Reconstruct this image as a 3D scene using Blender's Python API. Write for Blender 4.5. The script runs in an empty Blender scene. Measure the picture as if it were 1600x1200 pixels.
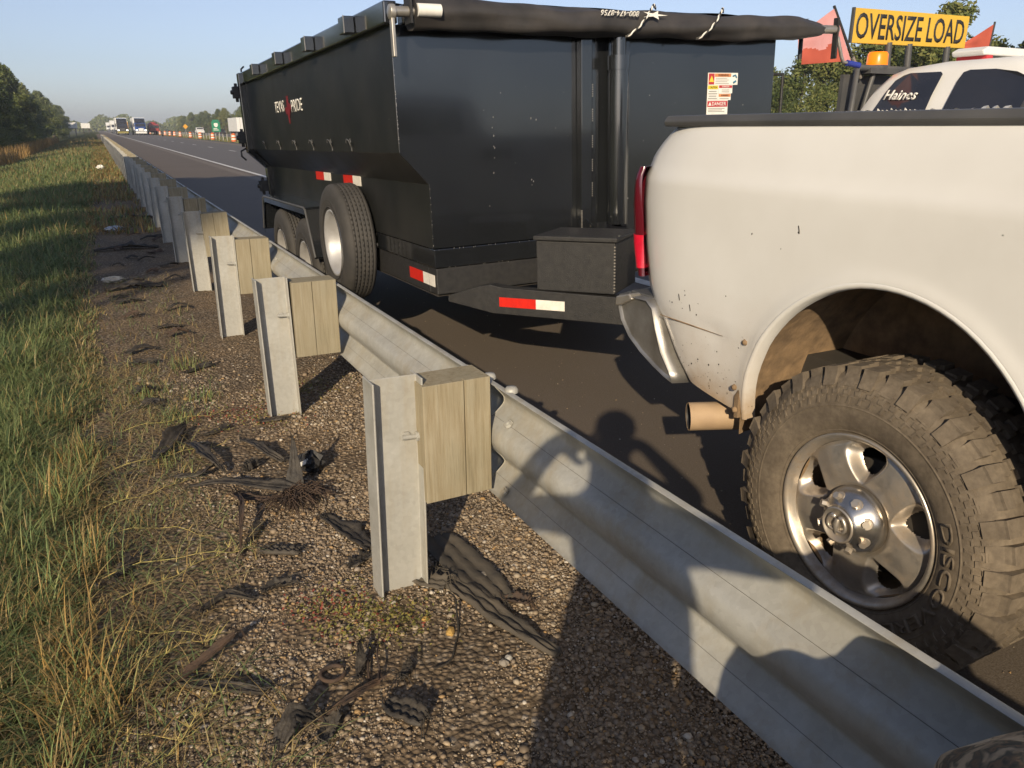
import bpy, bmesh, math, random
import numpy as np
from mathutils import Vector, Matrix, Euler
PI = math.pi
R = math.radians
random.seed(7)
rng = np.random.default_rng(7)
SC = bpy.context.scene
COL = SC.collection

# ---------------------------------------------------------------- camera, sky, sun, exposure
cd = bpy.data.cameras.new('camera'); cam = bpy.data.objects.new('camera', cd); COL.objects.link(cam)
cam.location = (0, 0, 1.51)
cam.rotation_euler = (R(90 - 18.363), 0, R(-27.275))
cd.sensor_width = 36; cd.lens = 27.05; cd.clip_start = 0.02; cd.clip_end = 6000
SC.camera = cam
SUN_EL, SUN_AZ = 22.6, 35.3          # light travels towards azimuth SUN_AZ (degrees right of +Y)
W = bpy.data.worlds.new('World'); SC.world = W; W.use_nodes = True
wn = W.node_tree.nodes; wl = W.node_tree.links
sky = wn.new('ShaderNodeTexSky'); sky.sky_type = 'NISHITA'; sky.sun_disc = False
sky.sun_elevation = R(SUN_EL); sky.sun_rotation = R(180 + SUN_AZ)
sky.air_density = 1.0; sky.dust_density = 0.9; sky.ozone_density = 2.5; sky.altitude = 20
hs = wn.new('ShaderNodeHueSaturation'); hs.inputs['Saturation'].default_value = 0.62; wl.new(sky.outputs[0], hs.inputs['Color'])
tint = wn.new('ShaderNodeMix'); tint.data_type = 'RGBA'; tint.blend_type = 'MULTIPLY'; tint.inputs[0].default_value = 1.0
tint.inputs[7].default_value = (0.90, 0.94, 1.10, 1); wl.new(hs.outputs[0], tint.inputs[6])
wl.new(tint.outputs[2], wn['Background'].inputs[0]); wn['Background'].inputs[1].default_value = 0.100
sd = bpy.data.lights.new('sun', 'SUN'); sun = bpy.data.objects.new('sun', sd); COL.objects.link(sun)
sd.energy = 4.65; sd.angle = R(0.55); sd.color = (1.0, 0.83, 0.59)
ldir = Vector((math.sin(R(SUN_AZ)) * math.cos(R(SUN_EL)), math.cos(R(SUN_AZ)) * math.cos(R(SUN_EL)), -math.sin(R(SUN_EL))))
sun.rotation_euler = ldir.to_track_quat('-Z', 'Y').to_euler(); sun.location = (-20, -30, 30)
SC.view_settings.view_transform = 'Standard'; SC.view_settings.look = 'None'
SC.view_settings.exposure = 0.25; SC.view_settings.gamma = 1.0
try: SC.view_settings.use_curve_mapping = False
except Exception: pass
SC.cycles.max_bounces = 6; SC.cycles.diffuse_bounces = 3; SC.cycles.glossy_bounces = 3
SC.cycles.transparent_max_bounces = 6

# ---------------------------------------------------------------- materials
def nodes(name):
    m = bpy.data.materials.new(name); m.use_nodes = True
    nt = m.node_tree; b = nt.nodes['Principled BSDF']
    return m, nt, b
def lk(nt, a, b): nt.links.new(a, b)
def tex(nt, kind='Noise', scale=5.0, detail=4.0, rough=0.55, stretch=None, coord='Object'):
    tc = nt.nodes.new('ShaderNodeTexCoord')
    src = tc.outputs[coord]
    if stretch:
        mp = nt.nodes.new('ShaderNodeMapping'); mp.inputs['Scale'].default_value = stretch
        lk(nt, src, mp.inputs[0]); src = mp.outputs[0]
    if kind == 'Noise':
        n = nt.nodes.new('ShaderNodeTexNoise'); n.inputs['Scale'].default_value = scale
        n.inputs['Detail'].default_value = detail; n.inputs['Roughness'].default_value = rough
        lk(nt, src, n.inputs['Vector']); return n.outputs[0], n
    n = nt.nodes.new('ShaderNodeTexVoronoi'); n.inputs['Scale'].default_value = scale
    lk(nt, src, n.inputs['Vector']); return n.outputs['Distance'], n
def ramp(nt, fac, stops):
    r = nt.nodes.new('ShaderNodeValToRGB'); e = r.color_ramp.elements
    while len(e) < len(stops): e.new(0.5)
    for i, (p, c) in enumerate(stops):
        e[i].position = p; e[i].color = (c, c, c, 1) if isinstance(c, (int, float)) else (*c, 1)
    lk(nt, fac, r.inputs[0]); return r.outputs[0]
def mix(nt, fac, a, b, blend='MIX'):
    n = nt.nodes.new('ShaderNodeMix'); n.data_type = 'RGBA'; n.blend_type = blend
    for sock, v in ((n.inputs[0], fac), (n.inputs[6], a), (n.inputs[7], b)):
        if isinstance(v, (int, float)): sock.default_value = v if sock == n.inputs[0] else (v, v, v, 1)
        elif isinstance(v, tuple): sock.default_value = (*v, 1)
        else: lk(nt, v, sock)
    return n.outputs[2]
def math_(nt, op, a, b=0.0, clamp=False):
    n = nt.nodes.new('ShaderNodeMath'); n.operation = op; n.use_clamp = clamp
    for s, v in ((n.inputs[0], a), (n.inputs[1], b)):
        if isinstance(v, (int, float)): s.default_value = v
        else: lk(nt, v, s)
    return n.outputs[0]
def bump(nt, b, h, strength=0.3, dist=0.01):
    n = nt.nodes.new('ShaderNodeBump'); n.inputs['Strength'].default_value = strength
    n.inputs['Distance'].default_value = dist; lk(nt, h, n.inputs['Height']); lk(nt, n.outputs[0], b.inputs['Normal'])
def sepxyz(nt, coord='Object'):
    tc = nt.nodes.new('ShaderNodeTexCoord'); s = nt.nodes.new('ShaderNodeSeparateXYZ'); lk(nt, tc.outputs[coord], s.inputs[0]); return s.outputs
def mat(name, c1, c2=None, scale=8, rough=0.6, metal=0.0, bs=0.0, bscale=60, coat=0.0, stretch=None, rvar=0.0, spec=0.5, emit=None):
    m, nt, b = nodes(name)
    c2 = c2 or tuple(x * 0.75 for x in c1)
    f, _ = tex(nt, scale=scale, stretch=stretch, detail=6)
    f = ramp(nt, f, [(0.3, 0.0), (0.7, 1.0)])
    lk(nt, mix(nt, f, c1, c2), b.inputs['Base Color'])
    b.inputs['Roughness'].default_value = rough; b.inputs['Metallic'].default_value = metal
    b.inputs['Coat Weight'].default_value = coat; b.inputs['Coat Roughness'].default_value = 0.06
    b.inputs['Specular IOR Level'].default_value = spec
    if rvar:
        g, _ = tex(nt, scale=scale * 1.7, detail=5)
        lk(nt, math_(nt, 'ADD', math_(nt, 'MULTIPLY', g, rvar), rough - rvar / 2, True), b.inputs['Roughness'])
    if bs:
        h, _ = tex(nt, scale=bscale, stretch=stretch, detail=3); bump(nt, b, h, bs, 0.004)
    if emit:
        b.inputs['Emission Color'].default_value = (*emit[0], 1); b.inputs['Emission Strength'].default_value = emit[1]
    return m

M = {}
def asphalt():
    m, nt, b = nodes('asphalt')
    f, _ = tex(nt, scale=0.35, detail=6); g, _ = tex(nt, scale=160, detail=2)
    base = mix(nt, ramp(nt, f, [(0.35, 0.0), (0.65, 1.0)]), (0.092, 0.073, 0.057), (0.112, 0.088, 0.068))
    base = mix(nt, ramp(nt, g, [(0.35, 0.0), (0.75, 1.0)]), base, (0.145, 0.122, 0.10), 'MIX')
    v, vn = tex(nt, 'Voronoi', scale=28)
    sp = ramp(nt, v, [(0.045, 1.0), (0.07, 0.0)])
    sel = ramp(nt, vn.outputs['Color'], [(0.80, 0.0), (0.82, 1.0)])
    base = mix(nt, math_(nt, 'MULTIPLY', sp, sel), base, (0.42, 0.39, 0.34))
    # wheel tracks and pale worn strip by the edge line: real wear, follows the lane
    x = sepxyz(nt)[0]
    t = math_(nt, 'ABSOLUTE', math_(nt, 'SUBTRACT', x, 4.32))
    strip = ramp(nt, t, [(0.10, 1.0), (0.22, 0.0)])
    nz, _ = tex(nt, scale=3, detail=5)
    base = mix(nt, math_(nt, 'MULTIPLY', strip, math_(nt, 'MULTIPLY', nz, 0.9)), base, (0.21, 0.18, 0.15))
    lane = ramp(nt, math_(nt, 'MULTIPLY', x, 0.1), [(0.47, 0.0), (0.49, 1.0)])
    base = mix(nt, math_(nt, 'MULTIPLY', lane, 0.6), base, (0.125, 0.124, 0.127))
    lk(nt, base, b.inputs['Base Color']); b.inputs['Roughness'].default_value = 0.85
    b.inputs['Specular IOR Level'].default_value = 0.3
    h, _ = tex(nt, scale=220, detail=2); bump(nt, b, h, 0.5, 0.003)
    return m
M['asphalt'] = asphalt()
M['paint_white'] = mat('road_paint', (0.70, 0.69, 0.66), (0.42, 0.41, 0.38), scale=5, rough=0.7, bs=0.2)
M['paint_yellow'] = mat('yellow_paint', (0.55, 0.36, 0.06), (0.35, 0.25, 0.06), scale=5, rough=0.7)
def soil(name, cols, vs=55):
    m, nt, b = nodes(name)
    f, _ = tex(nt, scale=2.2, detail=8, rough=0.65)
    base = ramp(nt, f, [(0.32, cols[0]), (0.5, cols[1]), (0.68, cols[2])])
    v, vn = tex(nt, 'Voronoi', scale=vs)
    stone = ramp(nt, vn.outputs['Color'], [(0.05, (0.10, 0.075, 0.05)), (0.35, (0.22, 0.165, 0.11)), (0.6, (0.15, 0.12, 0.09)), (0.8, (0.30, 0.24, 0.17)), (0.97, (0.48, 0.43, 0.36))])
    sm, _ = tex(nt, scale=1.7, detail=5)
    base = mix(nt, ramp(nt, sm, [(0.40, 0.25), (0.60, 0.85)]), base, stone)
    edge = ramp(nt, v, [(0.25, 1.0), (0.62, 0.45)])
    base = mix(nt, 1.0, base, edge, 'MULTIPLY')
    lk(nt, base, b.inputs['Base Color']); b.inputs['Roughness'].default_value = 0.95
    b.inputs['Specular IOR Level'].default_value = 0.2
    g, _ = tex(nt, scale=90, detail=4)
    inv = math_(nt, 'SUBTRACT', 1.0, v)
    bump(nt, b, math_(nt, 'ADD', inv, math_(nt, 'MULTIPLY', g, 0.5)), 0.8, 0.012)
    return m
M['gravel'] = soil('gravel_soil', [(0.25, 0.172, 0.10), (0.33, 0.235, 0.142), (0.20, 0.145, 0.095)])
def stone_mat():
    m, nt, b = nodes('pebble')
    g = nt.nodes.new('ShaderNodeNewGeometry')
    c = ramp(nt, g.outputs['Random Per Island'], [(0.0, (0.12, 0.092, 0.066)), (0.2, (0.28, 0.205, 0.13)), (0.38, (0.17, 0.135, 0.10)), (0.55, (0.36, 0.275, 0.18)), (0.68, (0.24, 0.19, 0.14)), (0.80, (0.44, 0.37, 0.27)), (0.90, (0.36, 0.21, 0.07)), (0.94, (0.22, 0.17, 0.13)), (0.985, (0.60, 0.55, 0.47))])
    f, _ = tex(nt, scale=120, detail=4)
    lk(nt, mix(nt, math_(nt, 'MULTIPLY', f, 0.5), c, (0.12, 0.095, 0.07)), b.inputs['Base Color'])
    b.inputs['Roughness'].default_value = 0.7
    return m
M['pebble'] = stone_mat()
def turf():
    m, nt, b = nodes('turf_ground')
    f, _ = tex(nt, scale=0.25, detail=9, rough=0.7); g, _ = tex(nt, scale=2.5, detail=8, rough=0.75)
    c = ramp(nt, f, [(0.3, (0.055, 0.075, 0.022)), (0.5, (0.085, 0.098, 0.030)), (0.66, (0.16, 0.125, 0.05))])
    c = mix(nt, ramp(nt, g, [(0.35, 0.0), (0.7, 0.55)]), c, (0.03, 0.035, 0.014))
    lk(nt, c, b.inputs['Base Color']); b.inputs['Roughness'].default_value = 1.0; b.inputs['Specular IOR Level'].default_value = 0.05
    h, _ = tex(nt, scale=9, detail=6); bump(nt, b, h, 0.9, 0.15)
    return m
M['turf'] = turf()
def leafy(name, stops, trans=0.35):
    m, nt, b = nodes(name)
    g = nt.nodes.new('ShaderNodeNewGeometry'); oi = nt.nodes.new('ShaderNodeObjectInfo')
    n, _ = tex(nt, scale=0.45, detail=3)
    v = math_(nt, 'ADD', math_(nt, 'MULTIPLY', g.outputs['Random Per Island'], 0.45), math_(nt, 'MULTIPLY', n, 0.55))
    v = math_(nt, 'ADD', v, math_(nt, 'MULTIPLY', math_(nt, 'SUBTRACT', oi.outputs['Random'], 0.5), 0.35))
    c = ramp(nt, v, stops)
    lk(nt, c, b.inputs['Base Color']); b.inputs['Roughness'].default_value = 0.65; b.inputs['Specular IOR Level'].default_value = 0.25
    t = nt.nodes.new('ShaderNodeBsdfTranslucent'); lk(nt, c, t.inputs[0])
    mx = nt.nodes.new('ShaderNodeMixShader'); mx.inputs[0].default_value = trans
    lk(nt, b.outputs[0], mx.inputs[1]); lk(nt, t.outputs[0], mx.inputs[2]); lk(nt, mx.outputs[0], nt.nodes['Material Output'].inputs[0])
    return m
M['leaf'] = leafy('leaf', [(0.2, (0.064, 0.092, 0.030)), (0.45, (0.125, 0.158, 0.048)), (0.65, (0.195, 0.212, 0.066)), (0.85, (0.26, 0.252, 0.085))])
M['bark'] = mat('bark', (0.13, 0.10, 0.075), (0.06, 0.045, 0.035), scale=14, rough=0.95, bs=0.8, bscale=20, stretch=(1, 1, 0.2))
def blade_mat(name):
    m, nt, b = nodes(name)
    a = nt.nodes.new('ShaderNodeAttribute'); a.attribute_name = 'hue'
    lk(nt, a.outputs['Color'], b.inputs['Base Color']); b.inputs['Roughness'].default_value = 0.6; b.inputs['Specular IOR Level'].default_value = 0.25
    t = nt.nodes.new('ShaderNodeBsdfTranslucent'); lk(nt, a.outputs['Color'], t.inputs[0])
    mx = nt.nodes.new('ShaderNodeMixShader'); mx.inputs[0].default_value = 0.3
    lk(nt, b.outputs[0], mx.inputs[1]); lk(nt, t.outputs[0], mx.inputs[2]); lk(nt, mx.outputs[0], nt.nodes['Material Output'].inputs[0])
    return m
M['blade'] = blade_mat('grass_blade')
def galv():
    m, nt, b = nodes('galvanised_steel')
    f, _ = tex(nt, scale=3.0, detail=7, rough=0.65); v, vn = tex(nt, 'Voronoi', scale=70)
    c = mix(nt, ramp(nt, f, [(0.35, 0.0), (0.7, 1.0)]), (0.46, 0.46, 0.43), (0.31, 0.30, 0.265))
    c = mix(nt, 0.16, c, ramp(nt, vn.outputs['Color'], [(0.0, (0.20, 0.20, 0.20)), (1.0, (0.54, 0.54, 0.52))]))
    s, _ = tex(nt, scale=5, detail=8, rough=0.7, stretch=(1.5, 1.5, 0.25))
    c = mix(nt, ramp(nt, s, [(0.48, 0.0), (0.75, 0.75)]), c, (0.34, 0.285, 0.19))
    lk(nt, c, b.inputs['Base Color']); b.inputs['Metallic'].default_value = 0.25
    g, _ = tex(nt, scale=11, detail=5)
    lk(nt, ramp(nt, g, [(0.3, 0.48), (0.7, 0.66)]), b.inputs['Roughness'])
    bump(nt, b, g, 0.05, 0.002)
    return m
M['galv'] = galv()
def wood():
    m, nt, b = nodes('weathered_wood')
    f, _ = tex(nt, scale=6, detail=8, rough=0.7, stretch=(9, 9, 0.55)); g, _ = tex(nt, scale=2.5, detail=5)
    h, _ = tex(nt, scale=22, detail=6, rough=0.7, stretch=(8, 8, 0.35))
    oi = nt.nodes.new('ShaderNodeObjectInfo')
    c = ramp(nt, f, [(0.28, (0.12, 0.095, 0.06)), (0.42, (0.28, 0.225, 0.14)), (0.60, (0.36, 0.315, 0.225)), (0.8, (0.21, 0.175, 0.115))])
    c = mix(nt, ramp(nt, g, [(0.40, 0.0), (0.70, 0.75)]), c, (0.20, 0.185, 0.125))
    c = mix(nt, math_(nt, 'MULTIPLY', oi.outputs['Random'], 0.5), c, (0.24, 0.22, 0.165))
    c = mix(nt, ramp(nt, h, [(0.60, 0.0), (0.72, 0.55)]), c, (0.11, 0.085, 0.055))
    lk(nt, c, b.inputs['Base Color']); b.inputs['Roughness'].default_value = 0.9; b.inputs['Specular IOR Level'].default_value = 0.15
    bump(nt, b, f, 0.5, 0.006)
    return m
M['wood'] = wood()
def white_paint(name, dirty=True):
    m, nt, b = nodes(name)
    f, _ = tex(nt, scale=2.0, detail=6, rough=0.6)
    c = mix(nt, ramp(nt, f, [(0.3, 0.0), (0.75, 1.0)]), (0.72, 0.72, 0.70), (0.63, 0.625, 0.60))
    if dirty:
        z = sepxyz(nt)[2]
        n1, _ = tex(nt, scale=5, detail=8, rough=0.7); n2, _ = tex(nt, scale=75, detail=3)
        lvl = math_(nt, 'ADD', z, math_(nt, 'MULTIPLY', math_(nt, 'SUBTRACT', n1, 0.5), 0.35))
        mud = ramp(nt, lvl, [(0.58, 0.85), (0.70, 0.34), (0.85, 0.12), (1.1, 0.03)])
        c = mix(nt, mud, c, (0.36, 0.25, 0.145))
        sp = ramp(nt, n2, [(0.68, 0.0), (0.74, 1.0)])
        low = ramp(nt, lvl, [(0.62, 0.9), (0.95, 0.0)])
        c = mix(nt, math_(nt, 'MULTIPLY', sp, low), c, (0.09, 0.06, 0.04))
        s, _ = tex(nt, scale=1.1, detail=8, rough=0.75, stretch=(1, 1.0, 0.5))
        c = mix(nt, ramp(nt, s, [(0.60, 0.0), (0.85, 0.22)]), c, (0.45, 0.40, 0.33))
    lk(nt, c, b.inputs['Base Color'])
    b.inputs['Roughness'].default_value = 0.42; b.inputs['Coat Weight'].default_value = 0.35; b.inputs['Coat Roughness'].default_value = 0.12
    g, _ = tex(nt, scale=1.2, detail=2); bump(nt, b, g, 0.05, 0.02)
    return m
M['truck_white'] = white_paint('truck_white_paint'); M['van_white'] = white_paint('clean_white_paint', False)
def black_gloss():
    m, nt, b = nodes('black_gloss_paint')
    f, _ = tex(nt, scale=1.5, detail=7, rough=0.6)
    c = mix(nt, ramp(nt, f, [(0.3, 0.0), (0.8, 1.0)]), (0.009, 0.010, 0.012), (0.017, 0.019, 0.021))
    v, vn = tex(nt, 'Voronoi', scale=9)
    sel = ramp(nt, vn.outputs['Color'], [(0.72, 0.0), (0.74, 1.0)])
    sp = math_(nt, 'MULTIPLY', ramp(nt, v, [(0.03, 1.0), (0.05, 0.0)]), sel)
    s2, _ = tex(nt, scale=3, detail=9, rough=0.8, stretch=(6, 6, 0.5))
    chip = ramp(nt, s2, [(0.71, 0.0), (0.75, 1.0)])
    c = mix(nt, math_(nt, 'MULTIPLY', sp, 0.8), c, (0.30, 0.29, 0.27)); c = mix(nt, math_(nt, 'MULTIPLY', chip, 0.25), c, (0.22, 0.21, 0.20))
    lk(nt, c, b.inputs['Base Color'])
    g, _ = tex(nt, scale=2.5, detail=6)
    lk(nt, ramp(nt, g, [(0.3, 0.10), (0.7, 0.20)]), b.inputs['Roughness']); b.inputs['Specular IOR Level'].default_value = 0.9; b.inputs['Coat Weight'].default_value = 0.8; b.inputs['Coat Roughness'].default_value = 0.08
    w, _ = tex(nt, scale=1.1, detail=1); bump(nt, b, w, 0.06, 0.03)
    return m
M['black'] = black_gloss()
M['black_side'] = mat('dusty_black_paint', (0.010, 0.011, 0.011), (0.020, 0.020, 0.019), scale=3, rough=0.42, rvar=0.15, bs=0.05, bscale=8)
M['black_tex'] = mat('black_textured_paint', (0.016, 0.016, 0.017), (0.030, 0.029, 0.028), scale=30, rough=0.5, bs=0.5, bscale=240, rvar=0.2)
M['tarp'] = mat('black_tarp_vinyl', (0.024, 0.023, 0.023), (0.060, 0.054, 0.050), scale=5, rough=0.5, bs=0.5, bscale=14, rvar=0.25)
M['rubber'] = mat('rubber', (0.030, 0.029, 0.028), (0.050, 0.046, 0.042), scale=9, rough=0.8, bs=0.3, bscale=90)
def dusty_tyre():
    m, nt, b = nodes('dusty_tyre_rubber')
    f, _ = tex(nt, scale=9, detail=7, rough=0.7); g, _ = tex(nt, scale=60, detail=4)
    c = ramp(nt, f, [(0.3, (0.100, 0.081, 0.061)), (0.55, (0.160, 0.131, 0.097)), (0.75, (0.23, 0.185, 0.133))])
    c = mix(nt, ramp(nt, g, [(0.4, 0.0), (0.7, 0.4)]), c, (0.06, 0.047, 0.036))
    lk(nt, c, b.inputs['Base Color']); b.inputs['Roughness'].default_value = 0.9; b.inputs['Specular IOR Level'].default_value = 0.15
    bump(nt, b, g, 0.25, 0.003)
    return m
M['tyre'] = dusty_tyre()
def rim_steel():
    m, nt, b = nodes('dusty_polished_steel')
    f, _ = tex(nt, scale=7, detail=8, rough=0.7); g, _ = tex(nt, scale=40, detail=5)
    d = math_(nt, 'MULTIPLY', ramp(nt, f, [(0.32, 0.25), (0.66, 0.95)]), ramp(nt, g, [(0.3, 0.5), (0.7, 1.0)]))
    lk(nt, mix(nt, d, (0.56, 0.54, 0.50), (0.29, 0.215, 0.14)), b.inputs['Base Color'])
    lk(nt, math_(nt, 'SUBTRACT', 0.95, math_(nt, 'MULTIPLY', d, 0.6)), b.inputs['Metallic'])
    lk(nt, math_(nt, 'ADD', 0.24, math_(nt, 'MULTIPLY', d, 0.35)), b.inputs['Roughness'])
    return m
M['rim'] = rim_steel()
M['chrome'] = mat('chrome', (0.62, 0.62, 0.62), (0.40, 0.38, 0.35), scale=6, rough=0.16, metal=1.0, rvar=0.22)
M['hub'] = mat('dulled_hub_chrome', (0.60, 0.59, 0.57), (0.42, 0.37, 0.30), scale=14, rough=0.24, metal=0.95, rvar=0.2)
M['seam'] = mat('rail_seam', (0.16, 0.155, 0.14), (0.11, 0.105, 0.095), scale=9, rough=0.8)
M['bumper'] = mat('brushed_bumper_chrome', (0.42, 0.41, 0.39), (0.24, 0.225, 0.20), scale=8, rough=0.36, metal=0.75, rvar=0.25)
M['bare_steel'] = mat('bare_steel', (0.50, 0.47, 0.42), (0.36, 0.33, 0.28), scale=12, rough=0.4, metal=0.7)
M['wheel_silver'] = mat('silver_wheel_paint', (0.50, 0.50, 0.50), (0.36, 0.35, 0.34), scale=7, rough=0.42, metal=0.35)
M['plastic'] = mat('dark_plastic', (0.055, 0.056, 0.058), (0.085, 0.084, 0.082), scale=6, rough=0.5, rvar=0.2)
M['mud'] = mat('dried_mud', (0.30, 0.20, 0.11), (0.13, 0.088, 0.052), scale=16, rough=0.95, bs=0.8, bscale=45)
M['dark'] = mat('dark_underbody', (0.025, 0.022, 0.019), (0.045, 0.038, 0.03), scale=6, rough=0.9)
M['exhaust'] = mat('tan_exhaust_metal', (0.46, 0.33, 0.20), (0.33, 0.23, 0.14), scale=9, rough=0.7, metal=0.0)
M['red_lens'] = mat('dark_red_lens', (0.10, 0.006, 0.012), (0.07, 0.004, 0.01), scale=3, rough=0.15, coat=0.6)
M['red_bright'] = mat('bright_red_lens', (0.55, 0.008, 0.03), (0.42, 0.006, 0.025), scale=40, rough=0.2, coat=0.6)
M['refl_red'] = mat('red_reflector', (0.62, 0.022, 0.012), (0.5, 0.018, 0.012), scale=30, rough=0.35)
M['refl_white'] = mat('white_reflector', (0.80, 0.76, 0.68), (0.66, 0.62, 0.55), scale=30, rough=0.4)
M['glass'] = mat('tinted_glass', (0.018, 0.020, 0.028), (0.03, 0.032, 0.04), scale=2, rough=0.05, coat=0.5)
M['white'] = mat('white_vinyl', (0.80, 0.78, 0.72), (0.70, 0.68, 0.62), scale=20, rough=0.5)
M['ink'] = mat('black_ink', (0.02, 0.02, 0.022), (0.035, 0.033, 0.03), scale=20, rough=0.6)
M['ink_grey'] = mat('grey_ink', (0.30, 0.29, 0.27), (0.38, 0.37, 0.34), scale=20, rough=0.6)
M['emblem_red'] = mat('emblem_red', (0.20, 0.012, 0.02), (0.15, 0.01, 0.015), scale=6, rough=0.4)
M['sticker_red'] = mat('sticker_red', (0.50, 0.04, 0.05), (0.42, 0.035, 0.04), scale=30, rough=0.5)
M['sticker_orange'] = mat('sticker_orange', (0.62, 0.25, 0.09), (0.55, 0.20, 0.08), scale=30, rough=0.5)
M['sticker_yellow'] = mat('sticker_yellow', (0.75, 0.60, 0.05), (0.7, 0.55, 0.06), scale=30, rough=0.5)
M['sticker_blue'] = mat('sticker_blue', (0.05, 0.20, 0.30), (0.04, 0.16, 0.26), scale=30, rough=0.5)
M['sign_yellow'] = mat('oversize_sign_yellow', (0.66, 0.42, 0.045), (0.58, 0.36, 0.045), scale=3, rough=0.6)
M['flag_red'] = mat('orange_red_flag', (0.46, 0.095, 0.055), (0.36, 0.065, 0.04), scale=5, rough=0.8)
M['flag_pink'] = mat('faded_pink_flag', (0.60, 0.31, 0.31), (0.54, 0.22, 0.21), scale=6, rough=0.8)
M['blue_grip'] = mat('blue_grip', (0.03, 0.05, 0.32), (0.025, 0.04, 0.26), scale=9, rough=0.5)
M['amber'] = mat('lit_amber_beacon', (0.75, 0.16, 0.006), (0.7, 0.14, 0.006), scale=4, rough=0.3, emit=((1.0, 0.22, 0.0), 0.7))
M['lamp_lit'] = mat('lit_headlamp', (0.9, 0.9, 0.88), (0.85, 0.85, 0.8), scale=4, rough=0.2, emit=((1.0, 0.95, 0.85), 1.5))
M['grey_paint'] = mat('charcoal_paint', (0.030, 0.028, 0.028), (0.045, 0.04, 0.04), rough=0.3, coat=0.4)
M['blue_paint'] = mat('blue_paint', (0.02, 0.07, 0.28), (0.018, 0.06, 0.24), rough=0.3, coat=0.4)
M['charcoal_low'] = mat('olive_yellow_bumper', (0.30, 0.26, 0.06), (0.2, 0.17, 0.05), rough=0.5)
M['red_paint'] = mat('red_paint', (0.34, 0.05, 0.04), (0.28, 0.04, 0.035), rough=0.4)
M['orange'] = mat('barrel_orange', (0.72, 0.16, 0.03), (0.62, 0.13, 0.03), rough=0.6)
M['sign_green'] = mat('sign_green', (0.01, 0.22, 0.11), (0.012, 0.19, 0.10), rough=0.5)
M['sign_amber'] = mat('diamond_sign_yellow', (0.70, 0.34, 0.02), (0.62, 0.3, 0.02), rough=0.5)
M['trailer_white'] = mat('trailer_white', (0.72, 0.72, 0.70), (0.64, 0.64, 0.62), scale=2, rough=0.5)
M['concrete'] = mat('pale_concrete', (0.45, 0.43, 0.38), (0.36, 0.34, 0.30), scale=4, rough=0.9)
def camo():
    m, nt, b = nodes('camouflage_cloth')
    v, vn = tex(nt, 'Voronoi', scale=24); f, _ = tex(nt, scale=19, detail=3); s, _ = tex(nt, scale=10, detail=3, stretch=(1, 9, 1))
    c = ramp(nt, f, [(0.36, (0.045, 0.046, 0.035)), (0.41, (0.17, 0.11, 0.065)), (0.46, (0.07, 0.068, 0.05)), (0.51, (0.36, 0.27, 0.17)), (0.70, (0.44, 0.35, 0.24))])
    c = mix(nt, ramp(nt, s, [(0.45, 0.0), (0.6, 0.5)]), c, (0.10, 0.075, 0.05))
    c = mix(nt, ramp(nt, vn.outputs['Color'], [(0.80, 0.0), (0.82, 0.8)]), c, (0.45, 0.37, 0.26))
    lk(nt, c, b.inputs['Base Color']); b.inputs['Roughness'].default_value = 0.95
    h, _ = tex(nt, scale=300, detail=2); bump(nt, b, h, 0.3, 0.002)
    return m
M['camo'] = camo()
M['skin'] = mat('skin', (0.48, 0.29, 0.20), (0.40, 0.23, 0.16), rough=0.55)
M['denim'] = mat('denim', (0.05, 0.07, 0.13), (0.035, 0.05, 0.10), scale=30, rough=0.9)
M['shred'] = mat('scuffed_tyre_rubber', (0.012, 0.011, 0.011), (0.060, 0.050, 0.038), scale=16, rough=0.7, bs=0.9, bscale=60)
M['shred_brown'] = mat('rusty_cord_rubber', (0.09, 0.055, 0.035), (0.04, 0.03, 0.025), scale=25, rough=0.9, bs=0.6, bscale=60)
M['shred_grey'] = mat('dusty_grey_rubber', (0.050, 0.045, 0.038), (0.10, 0.083, 0.062), scale=9, rough=0.85, bs=0.5, bscale=40)
M['foil'] = mat('silver_foil', (0.55, 0.57, 0.60), (0.38, 0.40, 0.44), scale=9, rough=0.3, metal=0.6)

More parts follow.
